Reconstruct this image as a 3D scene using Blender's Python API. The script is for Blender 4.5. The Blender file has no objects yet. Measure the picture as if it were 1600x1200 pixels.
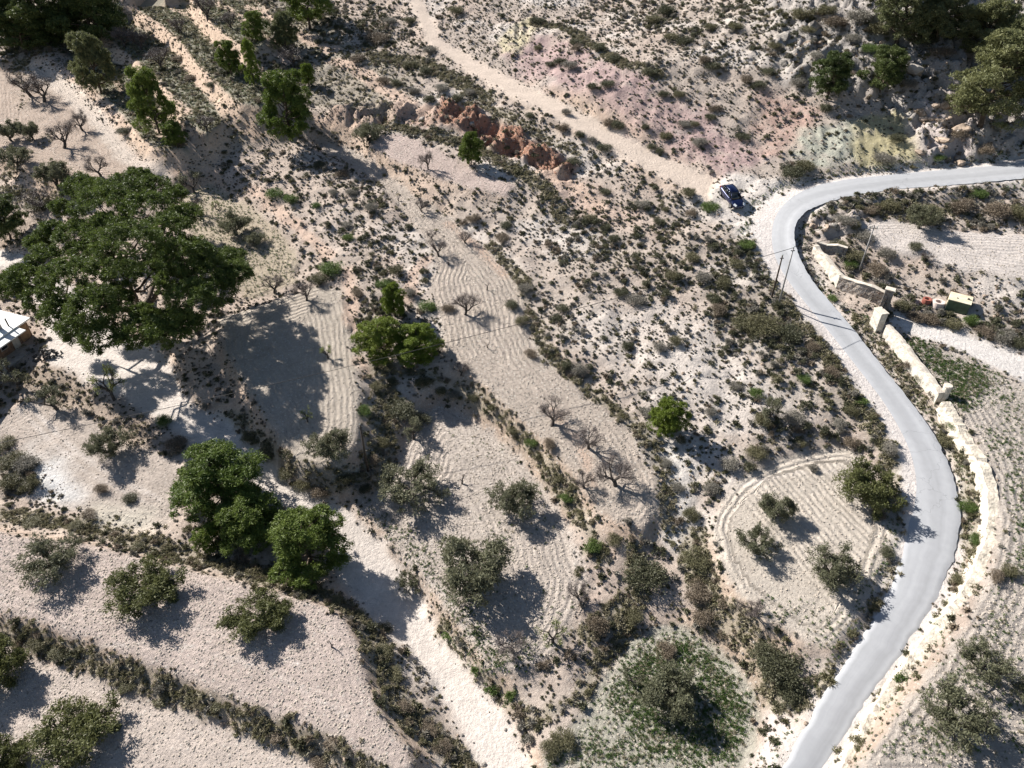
import bpy, bmesh, math, random
import numpy as np
from mathutils import Vector, Matrix

# ------------------------------------------------------------------ camera, sky, sun, exposure
scn = bpy.context.scene
COL = scn.collection
CAM_Z, PITCH, FPX = 48.0, math.radians(38.0), 1120.0
cam_d = bpy.data.cameras.new('camera'); cam = bpy.data.objects.new('camera', cam_d); COL.objects.link(cam)
cam.location = (0, 0, CAM_Z); cam.rotation_euler = (math.pi/2 - PITCH, 0, 0)
cam_d.sensor_fit = 'HORIZONTAL'; cam_d.sensor_width = 36.0; cam_d.lens = 36.0*FPX/1600.0
cam_d.clip_start = 1.0; cam_d.clip_end = 3000.0
scn.camera = cam

SUN_EL = math.radians(36.0); SUN_AZ = math.atan2(-0.82, 0.57)      # compass angle from +Y towards +X of the sun
sun_vec = Vector((math.cos(SUN_EL)*math.sin(SUN_AZ), math.cos(SUN_EL)*math.cos(SUN_AZ), math.sin(SUN_EL)))
world = bpy.data.worlds.new('World'); scn.world = world; world.use_nodes = True
wn = world.node_tree.nodes; wl = world.node_tree.links
wn.clear()
sky = wn.new('ShaderNodeTexSky'); sky.sky_type = 'NISHITA'; sky.sun_disc = False
sky.sun_elevation = SUN_EL; sky.sun_rotation = SUN_AZ; sky.air_density = 1.0; sky.dust_density = 0.6
bg = wn.new('ShaderNodeBackground'); bg.inputs['Strength'].default_value = 0.05
wo = wn.new('ShaderNodeOutputWorld')
wl.new(sky.outputs[0], bg.inputs['Color']); wl.new(bg.outputs[0], wo.inputs['Surface'])
sun_d = bpy.data.lights.new('sun', 'SUN'); sun_d.energy = 5.0; sun_d.angle = math.radians(0.5); sun_d.color = (1.0, 0.95, 0.892)
sun_o = bpy.data.objects.new('sun', sun_d); COL.objects.link(sun_o)
sun_o.rotation_euler = sun_vec.to_track_quat('Z', 'Y').to_euler(); sun_o.location = (-60, 60, 120)
scn.view_settings.view_transform = 'Standard'; scn.view_settings.look = 'None'
scn.view_settings.gamma = 1.0; scn.view_settings.use_curve_mapping = False
scn.view_settings.exposure = 1.10
scn.render.engine = 'CYCLES'
scn.cycles.max_bounces = 5; scn.cycles.transparent_max_bounces = 6
scn.cycles.diffuse_bounces = 2; scn.cycles.glossy_bounces = 2; scn.cycles.transmission_bounces = 3

rng = np.random.default_rng(7)
random.seed(7)

# ------------------------------------------------------------------ small helpers
FWD = np.array([0, math.cos(PITCH), -math.sin(PITCH)]); UPV = np.array([0, math.sin(PITCH), math.cos(PITCH)])
def ray(px, py):
    d = FWD + (px-800.0)/FPX*np.array([1.0, 0, 0]) + (600.0-py)/FPX*UPV
    return d/np.linalg.norm(d)
def depression(py): return PITCH + math.atan((py-600.0)/FPX)

_tabs = {}
def vnoise(x, y, seed=0):
    t = _tabs.get(seed)
    if t is None: t = _tabs[seed] = np.random.default_rng(1000+seed).random((256, 256))
    xi = np.floor(x).astype(int); yi = np.floor(y).astype(int)
    u = x-xi; v = y-yi; u = u*u*(3-2*u); v = v*v*(3-2*v)
    a = t[xi & 255, yi & 255]; b = t[(xi+1) & 255, yi & 255]; c = t[xi & 255, (yi+1) & 255]; d = t[(xi+1) & 255, (yi+1) & 255]
    return (a*(1-u)+b*u)*(1-v) + (c*(1-u)+d*u)*v
def fbm(x, y, seed=0, octv=4, gain=0.5):
    s = 0; a = 1; n = 0
    for k in range(octv):
        s = s + a*vnoise(x*2**k + 17.3*k, y*2**k - 9.1*k, seed+k); n += a; a *= gain
    return s/n
def sstep(a, b, x):
    t = np.clip((x-a)/(b-a), 0, 1); return t*t*(3-2*t)

# ------------------------------------------------------------------ terrain grid
H = 0.32
XS = np.arange(-106, 106.01, H); YS = np.arange(13, 172, H)
GX, GY = np.meshgrid(XS, YS)
NY, NX = GX.shape
def base_height(x, y):
    z = np.where(y < 41, 0.11*(y-41), np.where(y < 90, 0.19*(y-41), 9.31 + 0.25*(y-90)))
    z = z + 0.075*(x-35) - 0.0004*(x-35)**2*0.3
    def bump(cx, cy, h, sx, sy): return h*np.exp(-((x-cx)/sx)**2 - ((y-cy)/sy)**2)
    z = z + bump(62, 128, 9, 26, 22) + bump(20, 118, 2.5, 18, 14) + bump(-6, 42, -2.0, 9, 26) + bump(14, 38, -1.2, 8, 14)
    z = z + bump(38, 88, 0.8, 12, 8) + bump(-66, 120, 1.5, 22, 14)
    return z
Z = base_height(GX, GY)
def zat(x, y, G=None):
    G = Z if G is None else G
    fx = np.clip((np.asarray(x, float)-XS[0])/H, 0, NX-1.001); fy = np.clip((np.asarray(y, float)-YS[0])/H, 0, NY-1.001)
    ix = fx.astype(int); iy = fy.astype(int); u = fx-ix; v = fy-iy
    return (G[iy, ix]*(1-u)+G[iy, ix+1]*u)*(1-v) + (G[iy+1, ix]*(1-u)+G[iy+1, ix+1]*u)*v
TS = np.arange(25, 330, 0.35)
def at(px, py, up=0.0):
    """the point of the ground seen along the camera ray through photo pixel (px, py)"""
    d = ray(px, py)
    P = d[None, :]*TS[:, None]; P[:, 2] += CAM_Z
    below = P[:, 2] < zat(P[:, 0], P[:, 1]) + up
    k = int(np.argmax(below)) if below.any() else len(TS)-1
    a, b = TS[max(k-1, 0)], TS[k]
    for _ in range(8):
        m = 0.5*(a+b); q = d*m
        if q[2]+CAM_Z < zat(q[0], q[1]) + up: b = m
        else: a = m
    q = d*(0.5*(a+b))
    return np.array([q[0], q[1], float(zat(q[0], q[1]))])
def at_z(px, py, z):
    d = ray(px, py); t = (z-CAM_Z)/d[2]
    return d*t + np.array([0, 0, CAM_Z])
def poly_at(pts): return np.array([at(*p)[:2] for p in pts])
def metres_per_px(p): return np.linalg.norm(np.array(p)-np.array([0, 0, CAM_Z]))/FPX

def inside(poly, x, y):
    r = np.zeros(x.shape, bool); n = len(poly)
    for i in range(n):
        x0, y0 = poly[i]; x1, y1 = poly[(i+1) % n]
        if y0 == y1: continue
        c = ((y0 > y) != (y1 > y)) & (x < (x1-x0)*(y-y0)/(y1-y0)+x0)
        r ^= c
    return r
def seg_dist(pts, x, y, closed):
    d = np.full(x.shape, 1e9); n = len(pts)
    for i in range(n if closed else n-1):
        a = pts[i]; b = pts[(i+1) % n]; e = b-a; L = max(e@e, 1e-9)
        t = np.clip(((x-a[0])*e[0]+(y-a[1])*e[1])/L, 0, 1)
        d = np.minimum(d, (x-a[0]-t*e[0])**2+(y-a[1]-t*e[1])**2)
    return np.sqrt(d)
def window(poly, m):
    x0, y0 = poly.min(0)-m; x1, y1 = poly.max(0)+m
    i0, i1 = np.searchsorted(XS, [x0, x1]); j0, j1 = np.searchsorted(YS, [y0, y1])
    return slice(max(j0-1, 0), min(j1+1, NY)), slice(max(i0-1, 0), min(i1+1, NX))
def signed(poly, m=4.0):
    """signed distance in metres (positive inside), -m far outside"""
    s = window(poly, m); out = np.full(GX.shape, -m)
    x, y = GX[s], GY[s]
    if x.size == 0: return out
    d = seg_dist(poly, x, y, True)
    out[s] = np.maximum(np.where(inside(poly, x, y), d, -d), -m)
    return out
def line_dist(pts, m=8.0):
    s = window(pts, m); out = np.full(GX.shape, m)
    x, y = GX[s], GY[s]
    if x.size: out[s] = np.minimum(seg_dist(pts, x, y, False), m)
    return out

# ------------------------------------------------------------------ plan of the place (outlines read off the photograph, dropped on the ground)
FIELDS = {   # outline, retained slope, lift
 'long':   ([(492,208),(545,222),(577,240),(647,305),(700,337),(767,393),(800,430),(818,470),(824,515),(850,560),(905,610),(960,650),(1000,700),(1024,750),(1028,800),(1005,828),(965,822),(932,790),(915,760),(880,720),(850,690),(800,650),(760,610),(715,575),(696,545),(690,500),(678,470),(673,440),(682,415),(677,393),(633,337),(590,290),(540,255),(505,235)], .75, 0),
 'upper':  ([(597,213),(630,208),(663,227),(710,247),(730,263),(800,290),(793,307),(747,300),(700,283),(653,263),(607,250),(575,233)], .6, .2),
 'mid':    ([(664,640),(685,625),(730,645),(790,690),(835,735),(865,785),(888,830),(898,870),(915,905),(905,955),(880,1000),(850,1035),(800,1050),(760,1045),(735,1010),(700,960),(672,920),(630,870),(592,828),(560,800),(585,770),(622,720),(640,680)], .45, 0),
 'round':  ([(1140,770),(1180,730),(1260,705),(1325,697),(1370,735),(1390,790),(1396,830),(1386,870),(1366,920),(1336,970),(1298,1012),(1250,1000),(1200,970),(1150,930),(1122,880),(1112,830),(1118,800)], .5, .2),
 'green':  ([(960,1025),(1000,990),(1060,975),(1120,1000),(1165,1050),(1190,1100),(1180,1150),(1170,1215),(840,1215),(850,1175),(893,1150),(922,1100),(942,1060)], .4, -.9),
 'lowleft':([(-60,825),(0,835),(60,845),(140,855),(260,882),(350,908),(430,930),(490,945),(535,970),(560,1010),(572,1060),(592,1110),(630,1160),(655,1215),(610,1215),(560,1180),(500,1150),(420,1118),(320,1078),(230,1038),(130,998),(0,960),(-60,945)], .5, 2.4),
 'bottom': ([(-60,985),(0,1008),(80,1038),(160,1068),(240,1102),(330,1130),(420,1164),(500,1192),(520,1220),(-60,1220)], .5, 1.2),
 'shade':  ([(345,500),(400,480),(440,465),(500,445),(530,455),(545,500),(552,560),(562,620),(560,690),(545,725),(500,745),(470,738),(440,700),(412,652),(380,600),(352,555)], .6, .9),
 'tawny':  ([(283,300),(330,284),(397,327),(437,360),(465,400),(462,440),(430,455),(390,468),(360,430),(320,390),(285,350)], .8, -.3),
 'farleft':([(-60,105),(0,108),(60,102),(100,130),(150,180),(200,225),(226,255),(240,278),(200,290),(120,292),(60,275),(20,250),(-60,260)], .6, 0),
 'left':   ([(-60,600),(0,655),(60,625),(130,650),(200,690),(275,720),(295,760),(262,825),(180,812),(100,800),(70,745),(20,700),(-60,690)], .85, 0),
 'topright':([(1345,347),(1400,345),(1480,362),(1600,368),(1680,370),(1680,450),(1600,440),(1560,430),(1500,425),(1440,402),(1380,388),(1350,372)], .5, .6),
 'walled': ([(1405,525),(1450,540),(1520,568),(1600,604),(1700,650),(1700,1220),(1335,1220),(1345,1190),(1425,1082),(1500,992),(1543,910),(1562,830),(1552,745),(1520,682),(1482,622)], .8, 1.25),
 'terra':  ([(300,0),(395,-5),(440,45),(400,100),(370,80),(330,50)], .35, .6),
 'terrb':  ([(205,-10),(285,-8),(330,55),(400,115),(440,150),(420,190),(380,180),(330,135),(300,100),(270,60)], .35, .2),
 'terrc':  ([(170,60),(195,15),(262,65),(298,110),(330,150),(350,200),(330,235),(285,195),(240,125)], .35, -.2),
 'terrd':  ([(95,60),(150,60),(180,95),(235,130),(280,200),(300,250),(240,245),(190,180),(120,110)], .35, -.6),
}
STRIPS = {   # two edges; smooth running surfaces
 'road': ([(1680,238),(1600,249),(1530,258),(1470,263),(1400,270),(1330,277),(1270,287),(1230,297),(1200,313),(1183,335),(1176,360),(1180,390),(1192,415),(1215,445),(1240,475),(1270,510),(1305,555),(1340,600),(1370,645),(1395,690),(1410,740),(1416,790),(1414,830),(1405,880),(1385,930),(1355,985),(1320,1035),(1290,1080),(1262,1130),(1240,1170),(1212,1215)],
          [(1680,275),(1600,281),(1540,286),(1470,292),(1400,296),(1340,305),(1290,318),(1260,332),(1243,350),(1237,372),(1240,395),(1252,425),(1272,455),(1300,485),(1335,525),(1370,570),(1410,620),(1450,670),(1475,715),(1492,760),(1500,800),(1497,850),(1478,905),(1450,960),(1420,1010),(1385,1060),(1350,1110),(1320,1160),(1285,1215)]),
 'track': ([(630,-20),(640,0),(652,30),(668,70),(710,98),(760,128),(805,152),(850,175),(900,203),(960,238),(1010,265),(1060,292),(1105,318)],
           [(648,-20),(662,0),(672,22),(690,60),(728,84),(780,112),(830,137),(880,160),(930,188),(980,215),(1030,240),(1075,262),(1120,280)]),
 'drive': ([(-40,420),(0,415),(30,425),(75,500),(70,560),(133,592),(213,633),(280,677),(330,715),(400,770),(470,800),(515,830),(523,887),(560,947),(597,987),(630,1007),(680,1060),(703,1110),(733,1157),(750,1215)],
           [(-40,385),(0,388),(45,402),(140,470),(180,520),(250,545),(298,640),(352,652),(400,700),(440,745),(500,775),(545,800),(580,827),(617,880),(660,927),(670,980),(700,1017),(747,1077),(797,1127),(832,1215)]),
 'lane': ([(1388,503),(1420,522),(1470,538),(1530,562),(1600,597),(1680,640)],
          [(1402,488),(1440,503),(1490,516),(1550,538),(1600,556),(1680,600)]),
}
def resample(p, n):
    p = np.asarray(p, float); s = np.r_[0, np.cumsum(np.linalg.norm(np.diff(p, axis=0), axis=1))]
    t = np.linspace(0, s[-1], n)
    return np.stack([np.interp(t, s, p[:, k]) for k in range(p.shape[1])], 1)
def smooth1(a, n):
    for _ in range(n):
        b = a.copy(); b[1:-1] = .25*a[:-2]+.5*a[1:-1]+.25*a[2:]; a = b
    return a

for it in range(3):
    Z0 = base_height(GX, GY)
    fpoly = {k: poly_at(v[0]) for k, v in FIELDS.items()}
    spoly = {}
    for k, (le, re) in STRIPS.items():
        n = 120 if k in ('road', 'drive') else 60
        L = resample(poly_at(le), n); R = resample(poly_at(re), n)
        L = smooth1(L, 3); R = smooth1(R, 3)
        spoly[k] = (L, R)
    fixed = np.zeros(GX.shape, bool); tgt = Z0.copy()
    for k, (pts, keep, lift) in FIELDS.items():
        p = fpoly[k]; s = window(p, 1)
        m = inside(p, GX[s], GY[s])
        if m.sum() < 10: continue
        x, y, z = GX[s][m], GY[s][m], Z0[s][m]
        A = np.stack([x-x.mean(), y-y.mean(), np.ones_like(x)], 1); c = np.linalg.lstsq(A, z, rcond=None)[0]
        plane = A @ (c*np.array([keep, keep, 1])) + lift
        mm = np.zeros(GX[s].shape, bool); mm[m] = True
        t = tgt[s]; t[m] = plane; tgt[s] = t; f = fixed[s]; f[m] = True; fixed[s] = f
    strip_c = {}
    for k in ('track', 'drive', 'lane', 'road'):
        L, R = spoly[k]; C = .5*(L+R); W = .5*np.linalg.norm(L-R, axis=1)
        zc = smooth1(base_height(C[:, 0], C[:, 1]), 60)
        if k == 'drive': zc = zc - 0.7
        strip_c[k] = (C, W, zc)
        poly = np.r_[L, R[::-1]]; s = window(poly, 2)
        x, y = GX[s], GY[s]; d = seg_dist(poly, x, y, True); m = inside(poly, x, y) | (d < (0.5 if k == 'road' else 0.1))
        q = np.stack([x[m], y[m]], 1); best = np.empty(len(q)); Tn = np.gradient(C, axis=0); sl = np.linalg.norm(Tn, axis=1); Tn /= sl[:, None]; zs = np.gradient(zc)/sl
        for a in range(0, len(q), 4000):
            dd = ((q[a:a+4000, None, :]-C[None])**2).sum(2); kk = np.argmin(dd, 1); best[a:a+4000] = zc[kk] + zs[kk]*((q[a:a+4000]-C[kk])*Tn[kk]).sum(1)
        t = tgt[s]; t[m] = best - (0.05 if k == 'road' else 0); tgt[s] = t; f = fixed[s]; f[m] = True; fixed[s] = f
    D = np.where(fixed, tgt-Z0, 0.0); T = D.copy()
    for n in range(220):
        A = D.copy()
        A[1:-1, 1:-1] = .25*(D[:-2, 1:-1]+D[2:, 1:-1]+D[1:-1, :-2]+D[1:-1, 2:])*0.994
        D = np.where(fixed, T, A)
    for n in range(3):
        A = D.copy(); A[1:-1, 1:-1] = .5*D[1:-1, 1:-1]+.125*(D[:-2, 1:-1]+D[2:, 1:-1]+D[1:-1, :-2]+D[1:-1, 2:]); D = A
    Z = Z0 + D

SD = {k: signed(p) for k, p in fpoly.items()}
SDs = {k: signed(np.r_[L, R[::-1]]) for k, (L, R) in spoly.items()}
def zone(pts, feather=2.0, wob=1.5):
    d = signed(poly_at(pts), 6.0)
    n = (fbm(GX*.35, GY*.35, 31, 3)-.5)*2*wob
    return sstep(-feather, feather, d+n)
def band(pts, wpx, feather=.8, wob=1.0):
    w = np.array([at(*p) for p in pts]); r = .5*wpx*np.mean([metres_per_px(p) for p in w])
    d = line_dist(resample(w[:, :2], 3*len(pts)), r+4)
    n = (fbm(GX*.5, GY*.5, 37, 3)-.5)*2*wob
    return 1-sstep(r-feather, r+feather, d+n)

infield = np.max([SD[k] for k in SD], axis=0)
onstrip = np.max([SDs[k] for k in SDs], axis=0)
field_m = sstep(-.4, .5, infield + (fbm(GX*.9, GY*.9, 41, 3)-.5)*1.4)
strip_m = sstep(-.5, .4, onstrip + (fbm(GX*1.1, GY*1.1, 43, 3)-.5)*1.2)
rough = (1-field_m)*(1-strip_m)

# geology
Zrock = zone([(1195,-20),(1700,-20),(1700,240),(1500,255),(1440,240),(1400,180),(1330,160),(1270,140),(1200,90)], 2, 3)
Zrock2 = zone([(1450,160),(1500,130),(1530,200),(1510,255),(1450,255),(1420,210)], 1, 1)
Zrock3 = zone([(1275,332),(1345,335),(1340,365),(1300,380),(1262,365)], .6, .6)
Zred = zone([(690,160),(730,165),(800,195),(870,240),(905,262),(885,285),(830,262),(770,232),(715,205),(690,190)], .8, 1)
Zpinkrock = zone([(520,165),(600,160),(690,170),(700,200),(640,195),(560,195),(510,190)], 1, 1)
Zmauve = zone([(780,85),(830,50),(930,90),(1020,130),(1110,190),(1190,250),(1140,275),(1060,245),(960,190),(860,135)], 3, 3)
Zmauve2 = zone([(1180,130),(1280,170),(1270,230),(1200,240)], 2, 2)
Zyellow = zone([(1330,190),(1400,170),(1425,215),(1432,255),(1340,262),(1315,230)], 1, 1)
Zyellow2 = zone([(775,60),(830,25),(842,45),(810,85),(785,85)], 1, .8)
Zblue = zone([(1255,205),(1330,190),(1332,255),(1270,265),(1235,240)], 1.5, 1)
Zwhite = zone([(1090,295),(1150,272),(1240,285),(1195,325),(1178,372),(1150,372),(1125,325)], .8, .8)
Zwhite2 = zone([(40,710),(90,720),(120,780),(60,790),(30,750)], 1.5, 1.5)
Zwhite3 = zone([(240,800),(150,790),(130,815),(240,832)], 1.5, 1)
Zwhite4 = zone([(1040,700),(1090,730),(1080,800),(1060,860),(1040,840)], 1, 1)
Zpale = zone([(880,480),(1000,470),(1120,500),(1170,560),(1150,650),(1050,620),(930,560)], 3, 3)
Zgrey = zone([(160,50),(200,-20),(470,-20),(560,60),(640,120),(600,180),(480,170),(400,190),(330,240),(270,240),(200,170)], 3, 3)
Zlitter = zone([(0,560),(90,575),(200,640),(270,690),(230,700),(130,640),(40,610),(0,610)], 1.5, 1.5)
Zredsoil = zone([(850,270),(920,290),(1000,330),(1040,370),(960,360),(880,320)], 2, 2)
Zcreamtop = zone([(560,90),(640,140),(600,165),(520,130)], 2, 2)

SCRUB_BANDS = [  # centre line, width in photo pixels, cover
 ([(0,985),(100,1015),(200,1052),(300,1092),(420,1132),(520,1172),(600,1210)], 36, 1.0),
 ([(380,893),(470,922),(540,948),(585,1000),(600,1050),(625,1100),(672,1150),(735,1210)], 46, 1.2),
 ([(-20,800),(80,815),(160,832),(230,850),(300,872),(380,893)], 34, .9),
 ([(362,655),(400,692),(440,735),(480,760),(530,757),(570,742)], 26, 1.0),
 ([(590,570),(608,620),(600,690),(585,740)], 48, .9),
 ([(640,585),(700,600),(745,622),(800,665),(850,725),(890,785),(925,835),(935,875)], 26, 1.0),
 ([(765,385),(815,440),(830,500),(850,545),(905,600),(965,640),(1012,690),(1040,750),(1045,820)], 26, .8),
 ([(1085,840),(1090,890),(1110,950),(1165,985),(1205,1040),(1235,1095)], 55, 1.0),
 ([(990,860),(1000,930),(960,965),(915,985)], 46, .9),
 ([(1340,500),(1420,600),(1480,680),(1517,760),(1525,850),(1500,930),(1440,1012),(1382,1082),(1320,1180)], 20, .8),
 ([(835,35),(900,52),(970,100),(1030,118)], 22, 1.2),
 ([(590,90),(650,95),(720,130),(760,155)], 34, 1.0),
 ([(690,150),(770,170),(850,215),(900,240)], 20, .7),
 ([(600,195),(660,205),(740,225),(800,262),(860,300),(880,340)], 28, 1.0),
 ([(520,240),(580,275),(650,330),(690,370)], 14, .6),
 ([(1402,880),(1368,960),(1318,1022),(1275,1075)], 13, .8),
 ([(1402,720),(1408,790),(1402,850)], 16, .7),
 ([(860,1110),(905,1090),(940,1020),(985,985)], 18, .8),
 ([(690,985),(740,1045),(790,1090),(830,1130)], 22, .7),
 ([(30,100),(40,170)], 22, 1.0), ([(85,205),(50,245),(10,275)], 16, .9), ([(0,300),(70,320),(100,290)], 20, .8),
 ([(1180,380),(1230,470),(1290,560),(1350,650),(1392,720)], 26, 1.0),
]
SCRUB_ZONES = [  # outline, cover
 ([(1110,385),(1180,390),(1250,490),(1310,590),(1370,670),(1385,712),(1330,690),(1270,650),(1200,620),(1180,560),(1120,510),(1080,440)], .75),
 ([(1255,345),(1330,308),(1450,302),(1700,290),(1700,362),(1600,362),(1480,356),(1400,342),(1340,342),(1275,362)], .8),
 ([(1400,462),(1470,480),(1530,500),(1700,505),(1700,575),(1600,552),(1540,533),(1470,508),(1410,490)], .85),
 ([(1300,385),(1345,350),(1380,400),(1420,450),(1395,462),(1330,430)], .7),
 ([(1100,740),(1140,720),(1210,690),(1290,640),(1380,690),(1330,695),(1180,725),(1130,770),(1112,800)], .6),
 ([(0,690),(40,700),(60,760),(0,790),(-60,780),(-60,690)], .9),
 ([(160,55),(230,0),(430,-10),(520,70),(460,150),(380,190),(300,230),(220,150)], .45),
 ([(440,0),(600,0),(640,60),(560,110),(480,60)], .5),
 ([(860,330),(1000,300),(1090,320),(1100,400),(1060,460),(960,470),(880,420),(830,380)], .45),
 ([(440,250),(520,250),(640,350),(680,400),(640,440),(560,400),(480,320)], .3),
 ([(1190,20),(1350,40),(1500,40),(1500,150),(1380,120),(1250,120)], .35),
 ([(900,0),(1200,-10),(1280,60),(1240,140),(1100,110),(980,40)], .35),
 ([(560,380),(640,430),(640,520),(590,560),(560,520),(540,440)], .45),
 ([(830,440),(920,520),(980,600),(940,620),(860,530),(820,470)], .5),
 ([(0,0),(170,0),(150,70),(70,90),(0,90)], .6),
]
BANKS = [  # bare earth risers of the terraces: line, width in photo pixels
 ([(160,62),(215,108),(262,150),(292,178)], 9), ([(197,2),(235,35),(270,65),(300,108),(332,142),(362,178),(398,208)], 11), ([(265,0),(300,25),(335,53),(370,86),(410,114)], 9),
 ([(385,10),(430,32),(470,56),(520,78)], 12), ([(330,-5),(370,22),(415,60),(450,95)], 8), ([(120,62),(165,110),(215,165),(262,215)], 7), ([(72,98),(110,126),(150,168),(186,198),(214,238),(258,264)], 13), ([(395,296),(440,335),(480,368),(512,398)], 13), ([(636,470),(645,430),(668,405)], 14),
 ([(683,585),(722,603),(760,640),(795,665)], 12), ([(540,425),(552,465),(550,505)], 14), ([(560,560),(590,600)], 14), ([(520,95),(560,110),(610,145),(640,165)], 16), ([(215,250),(250,268),(300,275)], 12), ([(440,160),(500,190),(560,195)], 10),
 ([(845,270),(900,290),(930,320)], 16), ([(700,350),(745,385),(790,430)], 8), ([(860,640),(905,690),(930,760)], 8)]
Zbank = np.max([band(p, w*1.45, .5, .6) for p, w in BANKS], axis=0)*(1-strip_m)
cover = 0.16*rough*(1-.7*Zbank)
for pts, c in SCRUB_ZONES: cover = np.maximum(cover, c*zone(pts, 2, 2.5)*rough)
cover *= 1-.6*np.maximum(np.maximum(Zmauve, Zmauve2), Zblue)
cover *= 1-.75*np.maximum(Zyellow, np.maximum(Zwhite, Zyellow2))
cover *= np.clip(-.55 + 3.2*fbm(GX*.30, GY*.30, 51, 4), .08, 2.0)
for k in ('terra', 'terrb', 'terrc', 'terrd'): cover = np.maximum(cover, .28*sstep(-.2, .8, SD[k])*np.clip(-.3+2.6*fbm(GX*.35, GY*.35, 53, 3), .2, 1.5))

hedge = np.zeros(GX.shape)   # the unbroken scrub lines along the banks
for pts, wpx, c in SCRUB_BANDS: hedge = np.maximum(hedge, c*band(pts, wpx*.72, .5, .7)*(1-strip_m)*np.clip(1.1-field_m, 0, 1))
hedge *= np.clip(.25+1.5*fbm(GX*.5, GY*.5, 55, 3), .3, 1.2)
cover = np.maximum(cover*(1-.8*np.clip(hedge*1.3, 0, 1)), .18*hedge)*(1-.75*Zbank)

# relief of the rough ground
def ridged(x, y, s, o=4): return 1-np.abs(2*fbm(x, y, s, o)-1)
relief = rough*((fbm(GX*.22, GY*.22, 61, 4)-.5)*1.1 + (fbm(GX*.9, GY*.9, 65, 3)-.5)*.38)
rockm = np.maximum.reduce([Zrock*.8, Zrock2, Zrock3*.9, Zred, Zpinkrock*.7])*rough
relief = relief + rockm*((ridged(GX*.30, GY*.30, 71)-.72)*4.2 + (ridged(GX*.9+GY*.3, GY*.9, 75)-.7)*1.5)
gul = np.maximum(np.maximum(Zyellow, Zblue), np.maximum(Zmauve*.5, Zyellow2))*rough
relief = relief + gul*((ridged(GX*.8, GY*.18, 81, 3)-.7)*.7)
relief = relief + field_m*(1-strip_m)*((fbm(GX*.6, GY*.6, 85, 3)-.5)*.16)
relief = relief*sstep(-.2, 1.2, -SDs['road'])
Z = Z + relief

# ------------------------------------------------------------------ soil colours (what the ground itself is)
def C3(r, g, b): return np.array([r, g, b])
soil = np.empty(GX.shape+(3,)); soil[:] = C3(.365, .305, .25)
n1 = fbm(GX*.12, GY*.12, 91, 4)[..., None]
soil = soil*(1-.9*np.clip(n1-.5, 0, 1)) + C3(.40, .28, .21)*.9*np.clip(n1-.5, 0, 1)
wp_ = (.85*sstep(.50, .66, fbm(GX*.10+GY*.05, GY*.16, 96, 5)))[..., None]*sstep(-45, -5, GX)[..., None]; soil = soil*(1-wp_) + C3(.49, .435, .375)*wp_
def paint(m, c, a=1.0):
    global soil
    m = np.clip(m*a, 0, 1)[..., None]; soil = soil*(1-m) + c*m
pinkside = sstep(95, 60, GY)*0 + sstep(-5, -40, GX)
paint(pinkside*rough, C3(.42, .335, .265), .7)
paint(Zcreamtop, C3(.45, .36, .28), .8)
paint(Zpale, C3(.48, .425, .365), .8)
mott = np.clip(-.2+2.3*fbm(GX*.8+.5*GY, GY*.8, 93, 5), .35, 1)*np.clip(.5+.9*fbm(GX*.15+GY*.9, GY*.12-GX*.3, 94, 3), 0, 1.1)
paint(Zmauve*mott, C3(.345, .25, .225), 1.35); paint(Zmauve2*mott, C3(.39, .27, .215), 1.3)
paint(Zrock, C3(.33, .30, .265), .85); paint(Zrock2, C3(.42, .36, .32)); paint(Zrock3, C3(.42, .36, .31))
paint(Zredsoil, C3(.44, .33, .26), .8)
paint(Zpinkrock, C3(.36, .26, .20)); paint(Zred, C3(.30, .165, .11))
paint(Zyellow*mott, C3(.36, .315, .185), 1.5); paint(Zyellow2*mott, C3(.42, .365, .24), 1.2); paint(Zblue*mott, C3(.34, .335, .265), 1.3)
paint(Zgrey, C3(.235, .21, .16), .75)
paint(Zwhite4, C3(.54, .50, .44), .8)
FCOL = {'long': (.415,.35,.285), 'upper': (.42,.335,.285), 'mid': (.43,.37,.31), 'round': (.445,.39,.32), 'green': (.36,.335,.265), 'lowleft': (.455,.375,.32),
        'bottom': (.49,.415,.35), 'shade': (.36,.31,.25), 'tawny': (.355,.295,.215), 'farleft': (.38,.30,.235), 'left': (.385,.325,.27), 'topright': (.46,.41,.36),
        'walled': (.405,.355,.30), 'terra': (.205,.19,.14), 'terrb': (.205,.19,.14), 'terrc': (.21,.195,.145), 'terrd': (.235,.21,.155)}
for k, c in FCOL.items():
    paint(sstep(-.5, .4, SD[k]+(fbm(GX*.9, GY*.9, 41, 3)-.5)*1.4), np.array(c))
paint(Zbank, C3(.47, .345, .26), .85)
# the risers of the terraces show bare orange earth
gy, gx = np.gradient(Z-relief, H); steep = sstep(.38, .8, np.hypot(gx, gy))*rough
paint(steep*(1-sstep(25, 35, GX)), C3(.46, .34, .245), .75)
for k in ('terra', 'terrb', 'terrc', 'terrd', 'farleft'):
    paint(sstep(-2.2, -.6, SD[k])*sstep(.3, -.3, SD[k])*sstep(.35, .6, fbm(GX*.25, GY*.25, 95, 3)+.12), C3(.48, .36, .26), .9)
paint(zone([(25,98),(75,95),(110,125),(150,165),(190,205),(215,245),(262,265),(270,280),(230,277),(190,257),(150,205),(95,150),(40,115)], .8, .8), C3(.53, .455, .375), .85)
paint(Zlitter, C3(.21, .165, .12), .7)
paint(zone([(1497,850),(1514,862),(1500,922),(1472,962),(1440,992),(1424,1008),(1446,962),(1474,908)], .4, .3), C3(.52, .46, .41))
paint(zone([(1200,1110),(1235,1100),(1225,1150),(1195,1210),(1170,1215)], .6, .6), C3(.53, .455, .40))
paint(Zwhite2, C3(.56, .54, .50)); paint(Zwhite3, C3(.50, .45, .36)); paint(Zwhite, C3(.54, .485, .42))
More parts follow.
